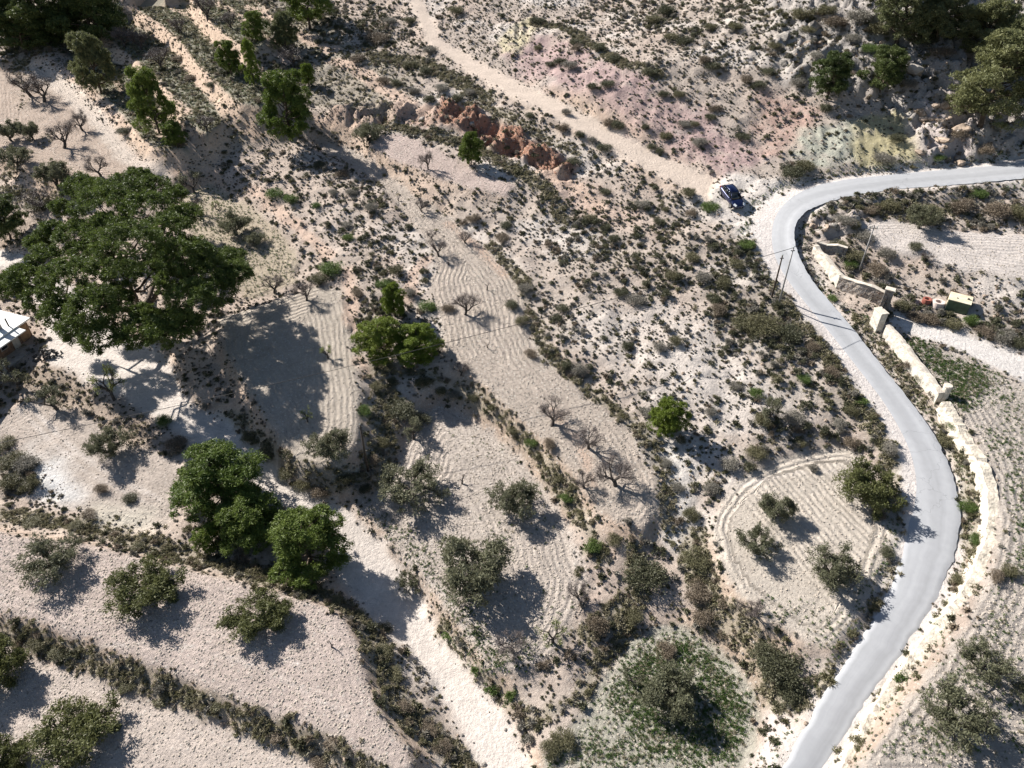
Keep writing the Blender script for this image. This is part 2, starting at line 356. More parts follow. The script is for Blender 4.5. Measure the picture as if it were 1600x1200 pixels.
SCOL = {'track': (.51, .42, .335), 'drive': (.53, .47, .405), 'lane': (.53, .49, .44), 'road': (.53, .48, .43)}
for k, c in SCOL.items(): paint(sstep(-.7, .5, SDs[k]+(fbm(GX*1.1, GY*1.1, 43, 3)-.5)*1.2), np.array(c))
paint(sstep(-1.6, -.3, SDs['road'])*sstep(.5, -.1, SDs['road'])*fbm(GX*.6, GY*.6, 97, 2), C3(.52, .475, .42), 1.0)
cov_l = np.clip(cover-.25, 0, 1)
paint(cov_l*rough, C3(.235, .205, .165), .8)
paint(np.clip(hedge*1.2, 0, 1), C3(.255, .225, .165), .8)
weed = np.zeros(GX.shape)
weed = np.maximum(weed, 2.6*sstep(0, 2, SD['green'])*np.clip(2.4*fbm(GX*.3, GY*.3, 101, 3)-.35, .15, 1))
weed = np.maximum(weed, 2.6*zone([(1405,530),(1450,545),(1530,575),(1560,620),(1500,640),(1440,580)], 1.5, 2))
weed = np.maximum(weed, .8*sstep(0, 2, SD['walled'])*np.clip(2.5*fbm(GX*.25, GY*.25, 103, 3)-.9, 0, 1))
weed = np.maximum(weed, 1.2*zone([(560,800),(640,860),(700,950),(760,1040),(830,1050),(870,1010),(780,1010),(720,940),(650,850),(600,800)], 1.2, 1.5))
weed = np.maximum(weed, .4*zone([(1200,960),(1300,1010),(1340,960),(1310,960),(1240,940)], 1.5, 1.5))
weed = np.maximum(weed, .7*band([(1355,498),(1400,560),(1440,615)], 14)*(1-strip_m))
weed = np.maximum(weed, .8*band([(690,990),(740,1050),(790,1095)], 10)*(1-strip_m))
weed = np.maximum(weed, .45*(sstep(-2.2, -.8, SDs['road'])*sstep(-.3, -.8, SDs['road'])))
weed = np.maximum(weed, .22*sstep(0, 2, SD['mid'])*np.clip(2.5*fbm(GX*.22, GY*.22, 105, 3)-1.0, 0, 1))
weed = np.maximum(weed, .3*sstep(0, 1, SD['tawny']))
for k in ('terra', 'terrb', 'terrc', 'terrd'): weed = np.maximum(weed, .3*sstep(0, 1, SD[k]))

for ln in ([(30,640),(80,690),(130,735),(190,765),(235,790)], [(44,632),(94,682),(144,726),(204,756),(250,780)], [(20,740),(60,720),(100,705),(150,720)], [(150,1010),(300,1010),(430,1050),(540,1120)], [(0,930),(150,955),(330,985),(470,1040)], [(1155,760),(1230,740),(1330,735)], [(620,860),(690,920),(740,1000)]):
    paint(band(ln, 4, .15, .15)*fbm(GX*.5, GY*.5, 99, 2)*1.5, C3(.54, .48, .42), .8)
soil *= np.array([1.0, 1.015, 1.06])
# furrow direction: ploughed round and round, parallel to the field's edge
furrow = np.zeros(GX.shape); famt = np.zeros(GX.shape); stony = 0.35*rough + .2*rockm
FUR = {'long': .95, 'upper': .4, 'mid': .9, 'round': 1.0, 'green': .45, 'lowleft': .5, 'bottom': .3, 'shade': .75, 'tawny': .4, 'farleft': .7, 'left': .25, 'topright': .5, 'walled': 1.0}
for k, a in FUR.items():
    m = SD[k] > -.6
    s = window(fpoly[k], 1)
    d = np.full(GX.shape, -1.0); d[s] = np.where(inside(fpoly[k], GX[s], GY[s]), 1, -1)*seg_dist(fpoly[k], GX[s], GY[s], True)
    if k == 'round': # headland round the outside, straight passes across the middle
        q = at(1250, 860); d = np.where(d < 1.5, d, 1.5 + (GX-q[0])*.92 + (GY-q[1])*.38)
    furrow = np.where(m, d, furrow); famt = np.where(m, a*sstep(0, .5, d), famt)
    stony = np.where(m, {'round': .55, 'topright': .5, 'tawny': .4, 'shade': .6, 'left': .5}.get(k, .9), stony)
stony = stony*(1-.8*strip_m)

# ------------------------------------------------------------------ materials
def mat(name):
    m = bpy.data.materials.new(name); m.use_nodes = True; m.node_tree.nodes.clear()
    return m, m.node_tree.nodes, m.node_tree.links
def N(nodes, typ, **kw):
    n = nodes.new(typ)
    for k, v in kw.items():
        if k.startswith('i_'): n.inputs[k[2:].replace('_', ' ')].default_value = v
        else: setattr(n, k, v)
    return n
def simple(name, col, rough=.7, metal=0.0, var=.15, scale=3.0, bump=0.0, spec=.3, coat=0.0, dirt=None):
    m, n, l = mat(name)
    out = N(n, 'ShaderNodeOutputMaterial'); b = N(n, 'ShaderNodeBsdfPrincipled')
    b.inputs['Roughness'].default_value = rough; b.inputs['Metallic'].default_value = metal
    b.inputs['Specular IOR Level'].default_value = spec; b.inputs['Coat Weight'].default_value = coat
    tc = N(n, 'ShaderNodeTexCoord'); tx = N(n, 'ShaderNodeTexNoise'); tx.inputs['Scale'].default_value = scale; tx.inputs['Detail'].default_value = 6
    l.new(tc.outputs['Object'], tx.inputs['Vector'])
    r = N(n, 'ShaderNodeValToRGB')
    c = Vector(col); d = Vector(dirt) if dirt else c*(1-2*var)
    r.color_ramp.elements[0].position = .3; r.color_ramp.elements[1].position = .7
    r.color_ramp.elements[0].color = (*d, 1); r.color_ramp.elements[1].color = (*(c*(1+var)), 1)
    l.new(tx.outputs['Fac'], r.inputs['Fac']); l.new(r.outputs['Color'], b.inputs['Base Color'])
    if bump:
        bp = N(n, 'ShaderNodeBump'); bp.inputs['Distance'].default_value = bump; bp.inputs['Strength'].default_value = 1
        tx2 = N(n, 'ShaderNodeTexNoise'); tx2.inputs['Scale'].default_value = scale*3; tx2.inputs['Detail'].default_value = 5
        l.new(tc.outputs['Object'], tx2.inputs['Vector']); l.new(tx2.outputs['Fac'], bp.inputs['Height']); l.new(bp.outputs['Normal'], b.inputs['Normal'])
    l.new(b.outputs[0], out.inputs['Surface'])
    return m
def leaf(name, col, col2, trans=.3, rough=.55, spec=.25):
    """two foliage tones mixed per plant and per clump, a little light through the leaf"""
    m, n, l = mat(name)
    out = N(n, 'ShaderNodeOutputMaterial'); b = N(n, 'ShaderNodeBsdfPrincipled'); b.inputs['Roughness'].default_value = rough
    b.inputs['Specular IOR Level'].default_value = spec
    t = N(n, 'ShaderNodeBsdfTranslucent'); mx = N(n, 'ShaderNodeMixShader'); mx.inputs[0].default_value = trans
    oi = N(n, 'ShaderNodeObjectInfo'); ge = N(n, 'ShaderNodeNewGeometry')
    at_ = N(n, 'ShaderNodeAttribute'); at_.attribute_name = 'tone'
    ad = N(n, 'ShaderNodeMath', operation='MULTIPLY_ADD'); ad.inputs[1].default_value = .55
    sc = N(n, 'ShaderNodeMath', operation='MULTIPLY'); sc.inputs[1].default_value = .45
    l.new(oi.outputs['Random'], sc.inputs[0]); l.new(at_.outputs['Fac'], ad.inputs[0]); l.new(sc.outputs[0], ad.inputs[2])
    mc = N(n, 'ShaderNodeMix', data_type='RGBA'); mc.inputs['A'].default_value = (*col, 1); mc.inputs['B'].default_value = (*col2, 1)
    l.new(ad.outputs[0], mc.inputs['Factor'])
    l.new(mc.outputs['Result'], b.inputs['Base Color']); l.new(mc.outputs['Result'], t.inputs['Color'])
    l.new(b.outputs[0], mx.inputs[1]); l.new(t.outputs[0], mx.inputs[2]); l.new(mx.outputs[0], out.inputs['Surface'])
    return m

def ground_material():
    m, n, l = mat('earth')
    out = N(n, 'ShaderNodeOutputMaterial'); b = N(n, 'ShaderNodeBsdfPrincipled'); b.inputs['Roughness'].default_value = .95; b.inputs['Specular IOR Level'].default_value = .1
    A = lambda s: (lambda q: q)(N(n, 'ShaderNodeAttribute', attribute_name=s))
    so, fu, fa, st = A('soil'), A('furrow'), A('furrow_depth'), A('stony')
    geo = N(n, 'ShaderNodeNewGeometry'); P = geo.outputs['Position']
    def noise(s, det=5, r=.6):
        t = N(n, 'ShaderNodeTexNoise'); t.inputs['Scale'].default_value = s; t.inputs['Detail'].default_value = det; t.inputs['Roughness'].default_value = r
        l.new(P, t.inputs['Vector']); return t.outputs['Fac']
    def M(op, a, c=None, d=None):
        q = N(n, 'ShaderNodeMath', operation=op)
        for i, v in enumerate((a, c, d)):
            if v is None: continue
            if isinstance(v, (int, float)): q.inputs[i].default_value = v
            else: l.new(v, q.inputs[i])
        return q.outputs[0]
    n_big, n_mid, n_fine = noise(.5, 6), noise(3.0, 6, .65), noise(13, 5, .8)
    # colour: soil, blotched at two sizes, with pale stones and darker crumbs
    var = M('ADD', M('MULTIPLY', M('SUBTRACT', n_big, .5), .75), M('ADD', M('MULTIPLY', M('SUBTRACT', n_mid, .5), .9), M('MULTIPLY', M('SUBTRACT', n_fine, .5), .9)))
    gain = M('ADD', 1.0, M('MULTIPLY', var, .75))
    vo = N(n, 'ShaderNodeTexVoronoi'); vo.inputs['Scale'].default_value = 3.4; l.new(P, vo.inputs['Vector'])
    sp = N(n, 'ShaderNodeSeparateColor'); l.new(vo.outputs['Color'], sp.inputs[0])
    stone = M('MULTIPLY', M('LESS_THAN', vo.outputs['Distance'], .33), M('GREATER_THAN', sp.outputs[0], .72))
    mul = N(n, 'ShaderNodeVectorMath', operation='SCALE'); l.new(so.outputs['Color'], mul.inputs[0]); l.new(gain, mul.inputs['Scale'])
    mc = N(n, 'ShaderNodeMix', data_type='RGBA'); mc.inputs['B'].default_value = (.56, .52, .46, 1)
    l.new(mul.outputs[0], mc.inputs['A']); l.new(M('MULTIPLY', stone, M('MULTIPLY', st.outputs['Fac'], .7)), mc.inputs['Factor'])
    l.new(mc.outputs['Result'], b.inputs['Base Color'])
    # relief: furrows wobbling a little, clods, stones, grit
    wob = M('MULTIPLY', M('SUBTRACT', noise(.35, 1), .5), .9)
    ph = M('MULTIPLY', M('ADD', fu.outputs['Fac'], wob), 2*math.pi/.62)
    fur = M('MULTIPLY', M('MULTIPLY', M('SINE', ph), fa.outputs['Fac']), M('MULTIPLY', M('ADD', .25, M('MULTIPLY', n_mid, 1.2)), .072))
    clod = M('MULTIPLY', M('SUBTRACT', 1.0, vo.outputs['Distance']), M('MULTIPLY', st.outputs['Fac'], .10))
    rel = M('ADD', M('ADD', fur, clod), M('ADD', M('MULTIPLY', n_mid, M('SUBTRACT', .15, M('MULTIPLY', st.outputs['Fac'], .11))), M('MULTIPLY', n_fine, M('ADD', .04, M('MULTIPLY', st.outputs['Fac'], .13)))))
    bp = N(n, 'ShaderNodeBump'); bp.inputs['Strength'].default_value = 1.0; bp.inputs['Distance'].default_value = 1.0
    l.new(rel, bp.inputs['Height']); l.new(bp.outputs['Normal'], b.inputs['Normal'])
    l.new(b.outputs[0], out.inputs['Surface'])
    return m
def asphalt_material():
    m, n, l = mat('asphalt')
    out = N(n, 'ShaderNodeOutputMaterial'); b = N(n, 'ShaderNodeBsdfPrincipled'); b.inputs['Roughness'].default_value = .6; b.inputs['Specular IOR Level'].default_value = .3
    ac = N(n, 'ShaderNodeAttribute', attribute_name='across'); geo = N(n, 'ShaderNodeNewGeometry')
    def noise(s, d=5):
        t = N(n, 'ShaderNodeTexNoise'); t.inputs['Scale'].default_value = s; t.inputs['Detail'].default_value = d; l.new(geo.outputs['Position'], t.inputs['Vector']); return t.outputs['Fac']
    r = N(n, 'ShaderNodeValToRGB'); e = r.color_ramp.elements   # wheel tracks polished pale, the crown and the edges greyer
    tone = [(0, .44), (.06, .40), (.22, .37), (.42, .375), (.56, .33), (.68, .325), (.80, .375), (.95, .40), (1, .45)]
    while len(e) < len(tone): e.new(.5)
    for q, (p, v) in zip(e, tone): q.position = p; v *= .82; q.color = (v*.98, v*1.0, v*1.035, 1)
    mx = N(n, 'ShaderNodeMath', operation='MULTIPLY_ADD'); mx.inputs[1].default_value = .14; l.new(noise(.35, 3), mx.inputs[0]); 
    sb = N(n, 'ShaderNodeMath', operation='SUBTRACT'); sb.inputs[1].default_value = .07; l.new(ac.outputs['Fac'], sb.inputs[0]); l.new(sb.outputs[0], mx.inputs[2])
    l.new(mx.outputs[0], r.inputs['Fac'])
    g = N(n, 'ShaderNodeMath', operation='MULTIPLY_ADD'); g.inputs[1].default_value = .22; g.inputs[2].default_value = .80; l.new(noise(1.5, 10), g.inputs[0])
    al = N(n, 'ShaderNodeAttribute', attribute_name='along'); cx = N(n, 'ShaderNodeCombineXYZ'); k1 = N(n, 'ShaderNodeMath', operation='MULTIPLY'); k1.inputs[1].default_value = 9.0; k2 = N(n, 'ShaderNodeMath', operation='MULTIPLY'); k2.inputs[1].default_value = .06
    l.new(ac.outputs['Fac'], k1.inputs[0]); l.new(al.outputs['Fac'], k2.inputs[0]); l.new(k1.outputs[0], cx.inputs[0]); l.new(k2.outputs[0], cx.inputs[1])
    ts = N(n, 'ShaderNodeTexNoise'); ts.inputs['Scale'].default_value = 1.0; ts.inputs['Detail'].default_value = 5; l.new(cx.outputs[0], ts.inputs['Vector'])
    g2 = N(n, 'ShaderNodeMath', operation='MULTIPLY_ADD'); g2.inputs[1].default_value = .26; l.new(ts.outputs['Fac'], g2.inputs[0]); l.new(g.outputs[0], g2.inputs[2]); g = g2
    s = N(n, 'ShaderNodeVectorMath', operation='SCALE'); l.new(r.outputs['Color'], s.inputs[0]); l.new(g.outputs[0], s.inputs['Scale'])
    vc = N(n, 'ShaderNodeTexVoronoi', feature='DISTANCE_TO_EDGE'); vc.inputs['Scale'].default_value = .32; wv = N(n, 'ShaderNodeTexNoise'); wv.inputs['Scale'].default_value = 1.1; wv.inputs['Detail'].default_value = 6
    l.new(geo.outputs['Position'], wv.inputs['Vector']); va = N(n, 'ShaderNodeVectorMath', operation='ADD'); vs = N(n, 'ShaderNodeVectorMath', operation='SCALE'); vs.inputs['Scale'].default_value = 1.6
    l.new(wv.outputs['Color'], vs.inputs[0]); l.new(vs.outputs[0], va.inputs[0]); l.new(geo.outputs['Position'], va.inputs[1]); l.new(va.outputs[0], vc.inputs['Vector'])
    ck = N(n, 'ShaderNodeMath', operation='LESS_THAN'); ck.inputs[1].default_value = .008; l.new(vc.outputs['Distance'], ck.inputs[0])
    gm = N(n, 'ShaderNodeMath', operation='GREATER_THAN'); gm.inputs[1].default_value = .54; l.new(noise(.09, 2), gm.inputs[0]); cm = N(n, 'ShaderNodeMath', operation='MULTIPLY'); l.new(ck.outputs[0], cm.inputs[0]); l.new(gm.outputs[0], cm.inputs[1])
    dk = N(n, 'ShaderNodeMath', operation='MULTIPLY_ADD'); dk.inputs[1].default_value = -.2; dk.inputs[2].default_value = 1.0; l.new(cm.outputs[0], dk.inputs[0])
    s2 = N(n, 'ShaderNodeVectorMath', operation='SCALE'); l.new(s.outputs[0], s2.inputs[0]); l.new(dk.outputs[0], s2.inputs['Scale']); s = s2
    l.new(s.outputs[0], b.inputs['Base Color'])
    bp = N(n, 'ShaderNodeBump'); bp.inputs['Distance'].default_value = .012; l.new(noise(30, 3), bp.inputs['Height']); l.new(bp.outputs['Normal'], b.inputs['Normal'])
    l.new(b.outputs[0], out.inputs['Surface'])
    return m
MT = {
 'earth': ground_material(), 'asphalt': asphalt_material(),
 'pine': leaf('pine needles', (.068,.108,.020), (.155,.195,.040)), 'pine_dark': leaf('dark pine needles', (.048,.075,.024), (.11,.135,.042)),
 'pine_grey': leaf('pale pine needles', (.105,.12,.055), (.185,.19,.085)), 'pine_lime': leaf('fresh pine needles', (.10,.15,.02), (.20,.24,.042)),
 'olive': leaf('olive leaves', (.09,.096,.055), (.175,.175,.11)), 'olive_green': leaf('green olive leaves', (.075,.086,.030), (.155,.16,.062)),
 'spring': leaf('young leaves', (.16,.20,.06), (.26,.28,.11), .4),
 'scrub_dark': leaf('dark scrub leaves', (.055,.058,.032), (.125,.125,.075), .2), 'scrub_grey': leaf('grey scrub twigs', (.155,.145,.12), (.27,.25,.21), .2),
 'scrub_olive': leaf('olive scrub leaves', (.09,.088,.045), (.175,.16,.09), .2), 'scrub_brown': leaf('dry brown scrub', (.125,.10,.072), (.23,.185,.135), .2),
 'scrub_green': leaf('bright scrub leaves', (.075,.12,.03), (.13,.18,.05), .3), 'weed': leaf('weed leaves', (.04,.085,.020), (.115,.165,.05), .3),
 'drygrass': leaf('dry grass', (.19,.17,.115), (.29,.26,.17), .3),
 'bark': simple('bark', (.10,.075,.055), .9, var=.3, scale=4, bump=.03), 'bark_grey': simple('grey almond bark', (.085,.072,.062), .9, var=.3, scale=5, bump=.02),
 'twig': simple('scrub twigs', (.05,.042,.032), .95, var=.3, scale=8),
 'stone': simple('limestone', (.335,.305,.27), .95, var=.32, scale=2.2, bump=.12), 'stone_red': simple('red sandstone', (.30,.17,.12), .9, var=.25, scale=2.0, bump=.07),
 'stone_warm': simple('warm limestone', (.365,.285,.22), .95, var=.32, scale=2.0, bump=.12), 'clod': simple('clods', (.43,.375,.315), .95, var=.2, scale=3, bump=.02),
}

# ------------------------------------------------------------------ object helpers
def tag(o, label=None, cat=None, group=None, kind=None):
    if label: o['label'] = label
    if cat: o['category'] = cat
    if group: o['group'] = group
    if kind: o["kind"] = kind
    return o
def mesh_np(name, V, F, mats=(), smooth=False, fm=None):
    V = np.asarray(V, np.float32).reshape(-1, 3); F = np.asarray(F, np.int32)
    k = F.shape[1]; me = bpy.data.meshes.new(name)
    me.vertices.add(len(V)); me.vertices.foreach_set('co', V.ravel())
    me.loops.add(F.size); me.loops.foreach_set('vertex_index', F.ravel())
    me.polygons.add(len(F)); me.polygons.foreach_set('loop_start', np.arange(0, F.size, k, dtype=np.int32))
    me.polygons.foreach_set('use_smooth', np.full(len(F), smooth))
    for q in mats: me.materials.append(q)
    if fm is not None: me.polygons.foreach_set('material_index', np.asarray(fm, np.int32))
    me.update(calc_edges=True); me.validate()
    return me
def add_attr(me, name, typ, dom, arr):
    a = me.attributes.new(name, typ, dom)
    a.data.foreach_set({'FLOAT': 'value', 'INT': 'value', 'FLOAT_VECTOR': 'vector', 'FLOAT_COLOR': 'color'}[typ], np.asarray(arr).ravel())
def link(name, me, parent=None, loc=None):
    o = bpy.data.objects.new(name, me); COL.objects.link(o)
    if parent: o.parent = parent
    if loc is not None: o.location = loc
    return o
def empty(name, loc, rz=0.0):
    o = bpy.data.objects.new(name, None); COL.objects.link(o); o.location = loc; o.rotation_euler = (0, 0, rz); o.empty_display_size = .3
    return o

class Geo:
    """collects tubes, boxes and lathes into one mesh"""
    def __init__(s): s.V = []; s.F = []; s.M = []; s.n = 0
    def add(s, V, F, m=0):
        V = np.asarray(V, float)
        s.V.append(V); 
        for f in F: s.F.append([i+s.n for i in f]); s.M.append(m)
        s.n += len(V)
    def tube(s, pts, rad, sides=6, m=0, cap=True):
        pts = [Vector(p) for p in pts]; V = []; F = []
        up = Vector((0, 0, 1)); prev = None
        for i, p in enumerate(pts):
            t = (pts[min(i+1, len(pts)-1)]-pts[max(i-1, 0)]).normalized()
            a = (prev - t*prev.dot(t)) if prev else t.cross(up if abs(t.z) < .9 else Vector((1, 0, 0)))
            if a.length < 1e-5: a = t.cross(Vector((1, 0, 0)))
            a.normalize(); prev = a; c = t.cross(a)
            for k in range(sides):
                g = 2*math.pi*k/sides; V.append(p+(a*math.cos(g)+c*math.sin(g))*rad[i])
        for i in range(len(pts)-1):
            for k in range(sides):
                k2 = (k+1) % sides
                F.append((i*sides+k, i*sides+k2, (i+1)*sides+k2, (i+1)*sides+k))
        if cap: F.append(tuple(range(sides))[::-1]); F.append(tuple((len(pts)-1)*sides+k for k in range(sides)))
        s.add([tuple(v) for v in V], F, m)
    def box(s, c, d, M=None, m=0):
        x, y, z = [q/2 for q in d]
        V = [(-x,-y,-z),(x,-y,-z),(x,y,-z),(-x,y,-z),(-x,-y,z),(x,-y,z),(x,y,z),(-x,y,z)]
        V = [(M @ Vector(v) if M else Vector(v)) + Vector(c) for v in V]
        s.add([tuple(v) for v in V], [(0,3,2,1),(4,5,6,7),(0,1,5,4),(1,2,6,5),(2,3,7,6),(3,0,4,7)], m)
    def mesh(s, name, mats, smooth=False):
        me = bpy.data.meshes.new(name); me.from_pydata([tuple(v) for v in np.concatenate(s.V)], [], s.F)
        for q in mats: me.materials.append(q)
        me.polygons.foreach_set('material_index', s.M); me.polygons.foreach_set('use_smooth', [smooth]*len(s.F)); me.update()
        return me
def part(name, g, mats, parent, smooth=False, label=None, bevel=0):
    o = link(name, g.mesh(name, mats if isinstance(mats, (list, tuple)) else [mats], smooth), parent)
    if label: o['label'] = label
    if bevel:
        b = o.modifiers.new('bevel', 'BEVEL'); b.width = bevel; b.segments = 2; b.limit_method = 'ANGLE'
    return o

# ------------------------------------------------------------------ the ground sheet
def outer(a, lo): # coarse margins so that the sheet reaches the horizon
    k = np.array([4, 12, 28, 60, 120, 240, 480, 900.0])
    return (a[0]-k)[::-1] if lo else a[-1]+k
EX = np.r_[outer(XS, True), XS, outer(XS, False)]; EY = np.r_[outer(YS, True), YS, outer(YS, False)]
pad = 8
def ext(a): return np.pad(a, [(pad, pad), (pad, pad)]+[(0, 0)]*(a.ndim-2), mode='edge')
EGX, EGY = np.meshgrid(EX, EY)
EZ = ext(Z)
ydist = np.clip(EGY-YS[-1], 0, None); EZ = EZ + 0.16*np.clip(ydist, 0, 250) - 0.05*np.clip(YS[0]-EGY, 0, 200)
V = np.stack([EGX, EGY, EZ], 2).reshape(-1, 3)
ny, nx = EGX.shape; idx = np.arange(ny*nx).reshape(ny, nx)
F = np.stack([idx[:-1, :-1], idx[:-1, 1:], idx[1:, 1:], idx[1:, :-1]], 2).reshape(-1, 4)
me = mesh_np('hillside', V, F, [MT['earth']], True)
add_attr(me, 'soil', 'FLOAT_COLOR', 'POINT', np.concatenate([np.clip(ext(soil), 0, 1), np.ones((ny, nx, 1))], 2).reshape(-1))
add_attr(me, 'furrow', 'FLOAT', 'POINT', ext(furrow)); add_attr(me, 'furrow_depth', 'FLOAT', 'POINT', ext(famt)); add_attr(me, 'stony', 'FLOAT', 'POINT', ext(stony))
tag(link('hillside', me), kind='structure')

# road: its own slab just above the bed, ragged edges
C, W, zc = strip_c['road']; L, R = spoly['road']
n = 420; Lr = resample(L, n); Rr = resample(R, n); zr = np.interp(np.linspace(0, 1, n), np.linspace(0, 1, len(zc)), zc)
cols = 13; V = []; acr = []; alo = np.r_[0, np.cumsum(np.linalg.norm(np.diff(.5*(Lr+Rr), axis=0), axis=1))]
ne = rng.normal(0, .10, (n, 2)); ne[:, 0] = smooth1(ne[:, 0], 1); ne[:, 1] = smooth1(ne[:, 1], 1)
for i in range(n):
    a, b = Lr[i], Rr[i]; e = (b-a)/np.linalg.norm(b-a); a2 = a+e*ne[i, 0]; b2 = b+e*ne[i, 1]
    for j in range(cols):
        t = j/(cols-1); p = a2*(1-t)+b2*t
        V.append((p[0], p[1], zr[i]+.03+.05*(1-(2*t-1)**2) - (.10 if j in (0, cols-1) else 0))); acr.append(t)
idx = np.arange(n*cols).reshape(n, cols)
F = np.stack([idx[:-1, :-1], idx[1:, :-1], idx[1:, 1:], idx[:-1, 1:]], 2).reshape(-1, 4)
me = mesh_np('road', V, F, [MT['asphalt']], True); add_attr(me, 'across', 'FLOAT', 'POINT', acr); add_attr(me, 'along', 'FLOAT', 'POINT', np.repeat(alo, cols))
tag(link('road', me), kind='structure')

# ------------------------------------------------------------------ placing things along the vertical
def project(p):
    v = np.asarray(p, float)-np.array([0, 0, CAM_Z]); zf = v @ FWD
    return np.array([800+FPX*v[0]/zf, 600-FPX*(v @ UPV)/zf])
def height_to(base, py_top):
    lo, hi = 0.0, 40.0
    for _ in range(40):
        m = .5*(lo+hi)
        if project(base+np.array([0, 0, m]))[1] > py_top: lo = m
        else: hi = m
    return lo

M_plaster = simple('pale lime plaster', (.60, .55, .47), .9, var=.14, scale=2.2, bump=.05)
M_coping = simple('pale wall coping', (.56, .50, .42), .9, var=.12, scale=3, bump=.03)
M_rubble_wall = None
def stone_wall_material():
    m, n, l = mat('dark rubble masonry')
    out = N(n, 'ShaderNodeOutputMaterial'); b = N(n, 'ShaderNodeBsdfPrincipled'); b.inputs['Roughness'].default_value = .9
    geo = N(n, 'ShaderNodeNewGeometry'); vo = N(n, 'ShaderNodeTexVoronoi'); vo.inputs['Scale'].default_value = 4.5; l.new(geo.outputs['Position'], vo.inputs['Vector'])
    sp = N(n, 'ShaderNodeSeparateColor'); l.new(vo.outputs['Color'], sp.inputs[0])
    r = N(n, 'ShaderNodeValToRGB'); e = r.color_ramp.elements
    e[0].color = (.14, .10, .08, 1); e[1].color = (.34, .29, .24, 1); q = e.new(.5); q.color = (.20, .19, .19, 1)
    l.new(sp.outputs[0], r.inputs['Fac'])
    v2 = N(n, 'ShaderNodeTexVoronoi', feature='DISTANCE_TO_EDGE'); v2.inputs['Scale'].default_value = 4.5; l.new(geo.outputs['Position'], v2.inputs['Vector'])
    mt = N(n, 'ShaderNodeMath', operation='LESS_THAN'); mt.inputs[1].default_value = .045; l.new(v2.outputs['Distance'], mt.inputs[0])
    mx = N(n, 'ShaderNodeMix', data_type='RGBA'); mx.inputs['B'].default_value = (.40, .34, .28, 1); l.new(mt.outputs[0], mx.inputs['Factor']); l.new(r.outputs['Color'], mx.inputs['A'])
    l.new(mx.outputs['Result'], b.inputs['Base Color'])
    bp = N(n, 'ShaderNodeBump'); bp.inputs['Distance'].default_value = .08; l.new(v2.outputs['Distance'], bp.inputs['Height']); l.new(bp.outputs['Normal'], b.inputs['Normal'])
    l.new(b.outputs[0], out.inputs['Surface']); return m
M_rubble_wall = stone_wall_material()
M_iron = simple('dark iron', (.03, .032, .035), .5, .6, var=.2, scale=10)
M_wood = simple('weathered pole wood', (.085, .065, .05), .85, var=.3, scale=6, bump=.01)
M_polegrey = simple('grey pole wood', (.30, .29, .28), .8, var=.2, scale=6, bump=.01)
M_cable = simple('black cable', (.03, .03, .03), .7, var=.1)
M_porcelain = simple('insulator glass', (.35, .42, .40), .2, var=.1)

# ------------------------------------------------------------------ walls
def wall_line(pts_px, h, thick, name, label, mats, seg=.35, wob=.05, cope=True, group=None, cat='wall', lean=0.0):
    """a wall built along the ground: base points from the photograph, body and coping as parts"""
    P = np.array([at(*p)[:2] for p in pts_px]); L = np.linalg.norm(np.diff(P, axis=0), axis=1).sum()
    n = max(int(L/seg), 3); Q = resample(P, n); hs = np.interp(np.linspace(0, 1, n), np.linspace(0, 1, len(h)), h)
    T = np.gradient(Q, axis=0); T /= np.linalg.norm(T, axis=1)[:, None]; Nn = np.stack([-T[:, 1], T[:, 0]], 1)
    c = Q.mean(0); root = empty(name, (c[0], c[1], float(zat(c[0], c[1]))))
    rows = 5; V = []; F = []
    g0 = zat(Q[:, 0], Q[:, 1])
    def sec(i):
        out = []
        for k in range(rows):
            f = k/(rows-1); off = rng.normal(0, wob*.5); out.append((Q[i]-Nn[i]*(off+lean*(1-f)), g0[i]-.4+(hs[i]+.4)*f))
        for k in range(rows)[::-1]:
            f = k/(rows-1); out.append((Q[i]+Nn[i]*(thick+rng.normal(0, wob*.5)+lean*.5*(1-f)), g0[i]-.4+(hs[i]+.4)*f))
        return [(p[0]-c[0], p[1]-c[1], z-root.location.z + (rng.normal(0, wob*.6) if 0 < j < 2*rows-1 else 0)) for j, (p, z) in enumerate(out)]
    S = [sec(i) for i in range(n)]; K = 2*rows
    for s in S: V += s
    for i in range(n-1):
        for k in range(K):
            k2 = (k+1) % K; F.append((i*K+k, i*K+k2, (i+1)*K+k2, (i+1)*K+k))
    F.append(tuple(range(K))[::-1]); F.append(tuple((n-1)*K+k for k in range(K)))
    g = Geo(); g.add(V, F); o = part('masonry', g, mats[0], root)
    bm = bmesh.new(); bm.from_mesh(o.data); bmesh.ops.recalc_face_normals(bm, faces=bm.faces); bm.to_mesh(o.data); bm.free()
    if cope:
        V = []; F = []
        for i in range(n):
            for (o_, dz) in ((-.04, .0), (-.05, .09), (thick*.5, .12), (thick+.05, .09), (thick+.04, .0)):
                p = Q[i]+Nn[i]*(o_+rng.normal(0, .02)); V.append((p[0]-c[0], p[1]-c[1], g0[i]+hs[i]+dz-.012+rng.normal(0, .015)-root.location.z))
        for i in range(n-1):
            for k in range(5):
                k2 = (k+1) % 5; F.append((i*5+k, (i+1)*5+k, (i+1)*5+k2, i*5+k2))
        F.append((0, 1, 2, 3, 4)); F.append(tuple((n-1)*5+k for k in range(5))[::-1])
        g = Geo(); g.add(V, F); o = part('coping', g, mats[1], root)
        bm = bmesh.new(); bm.from_mesh(o.data); bmesh.ops.recalc_face_normals(bm, faces=bm.faces); bm.to_mesh(o.data); bm.free()
    tag(root, label, cat, group); return root
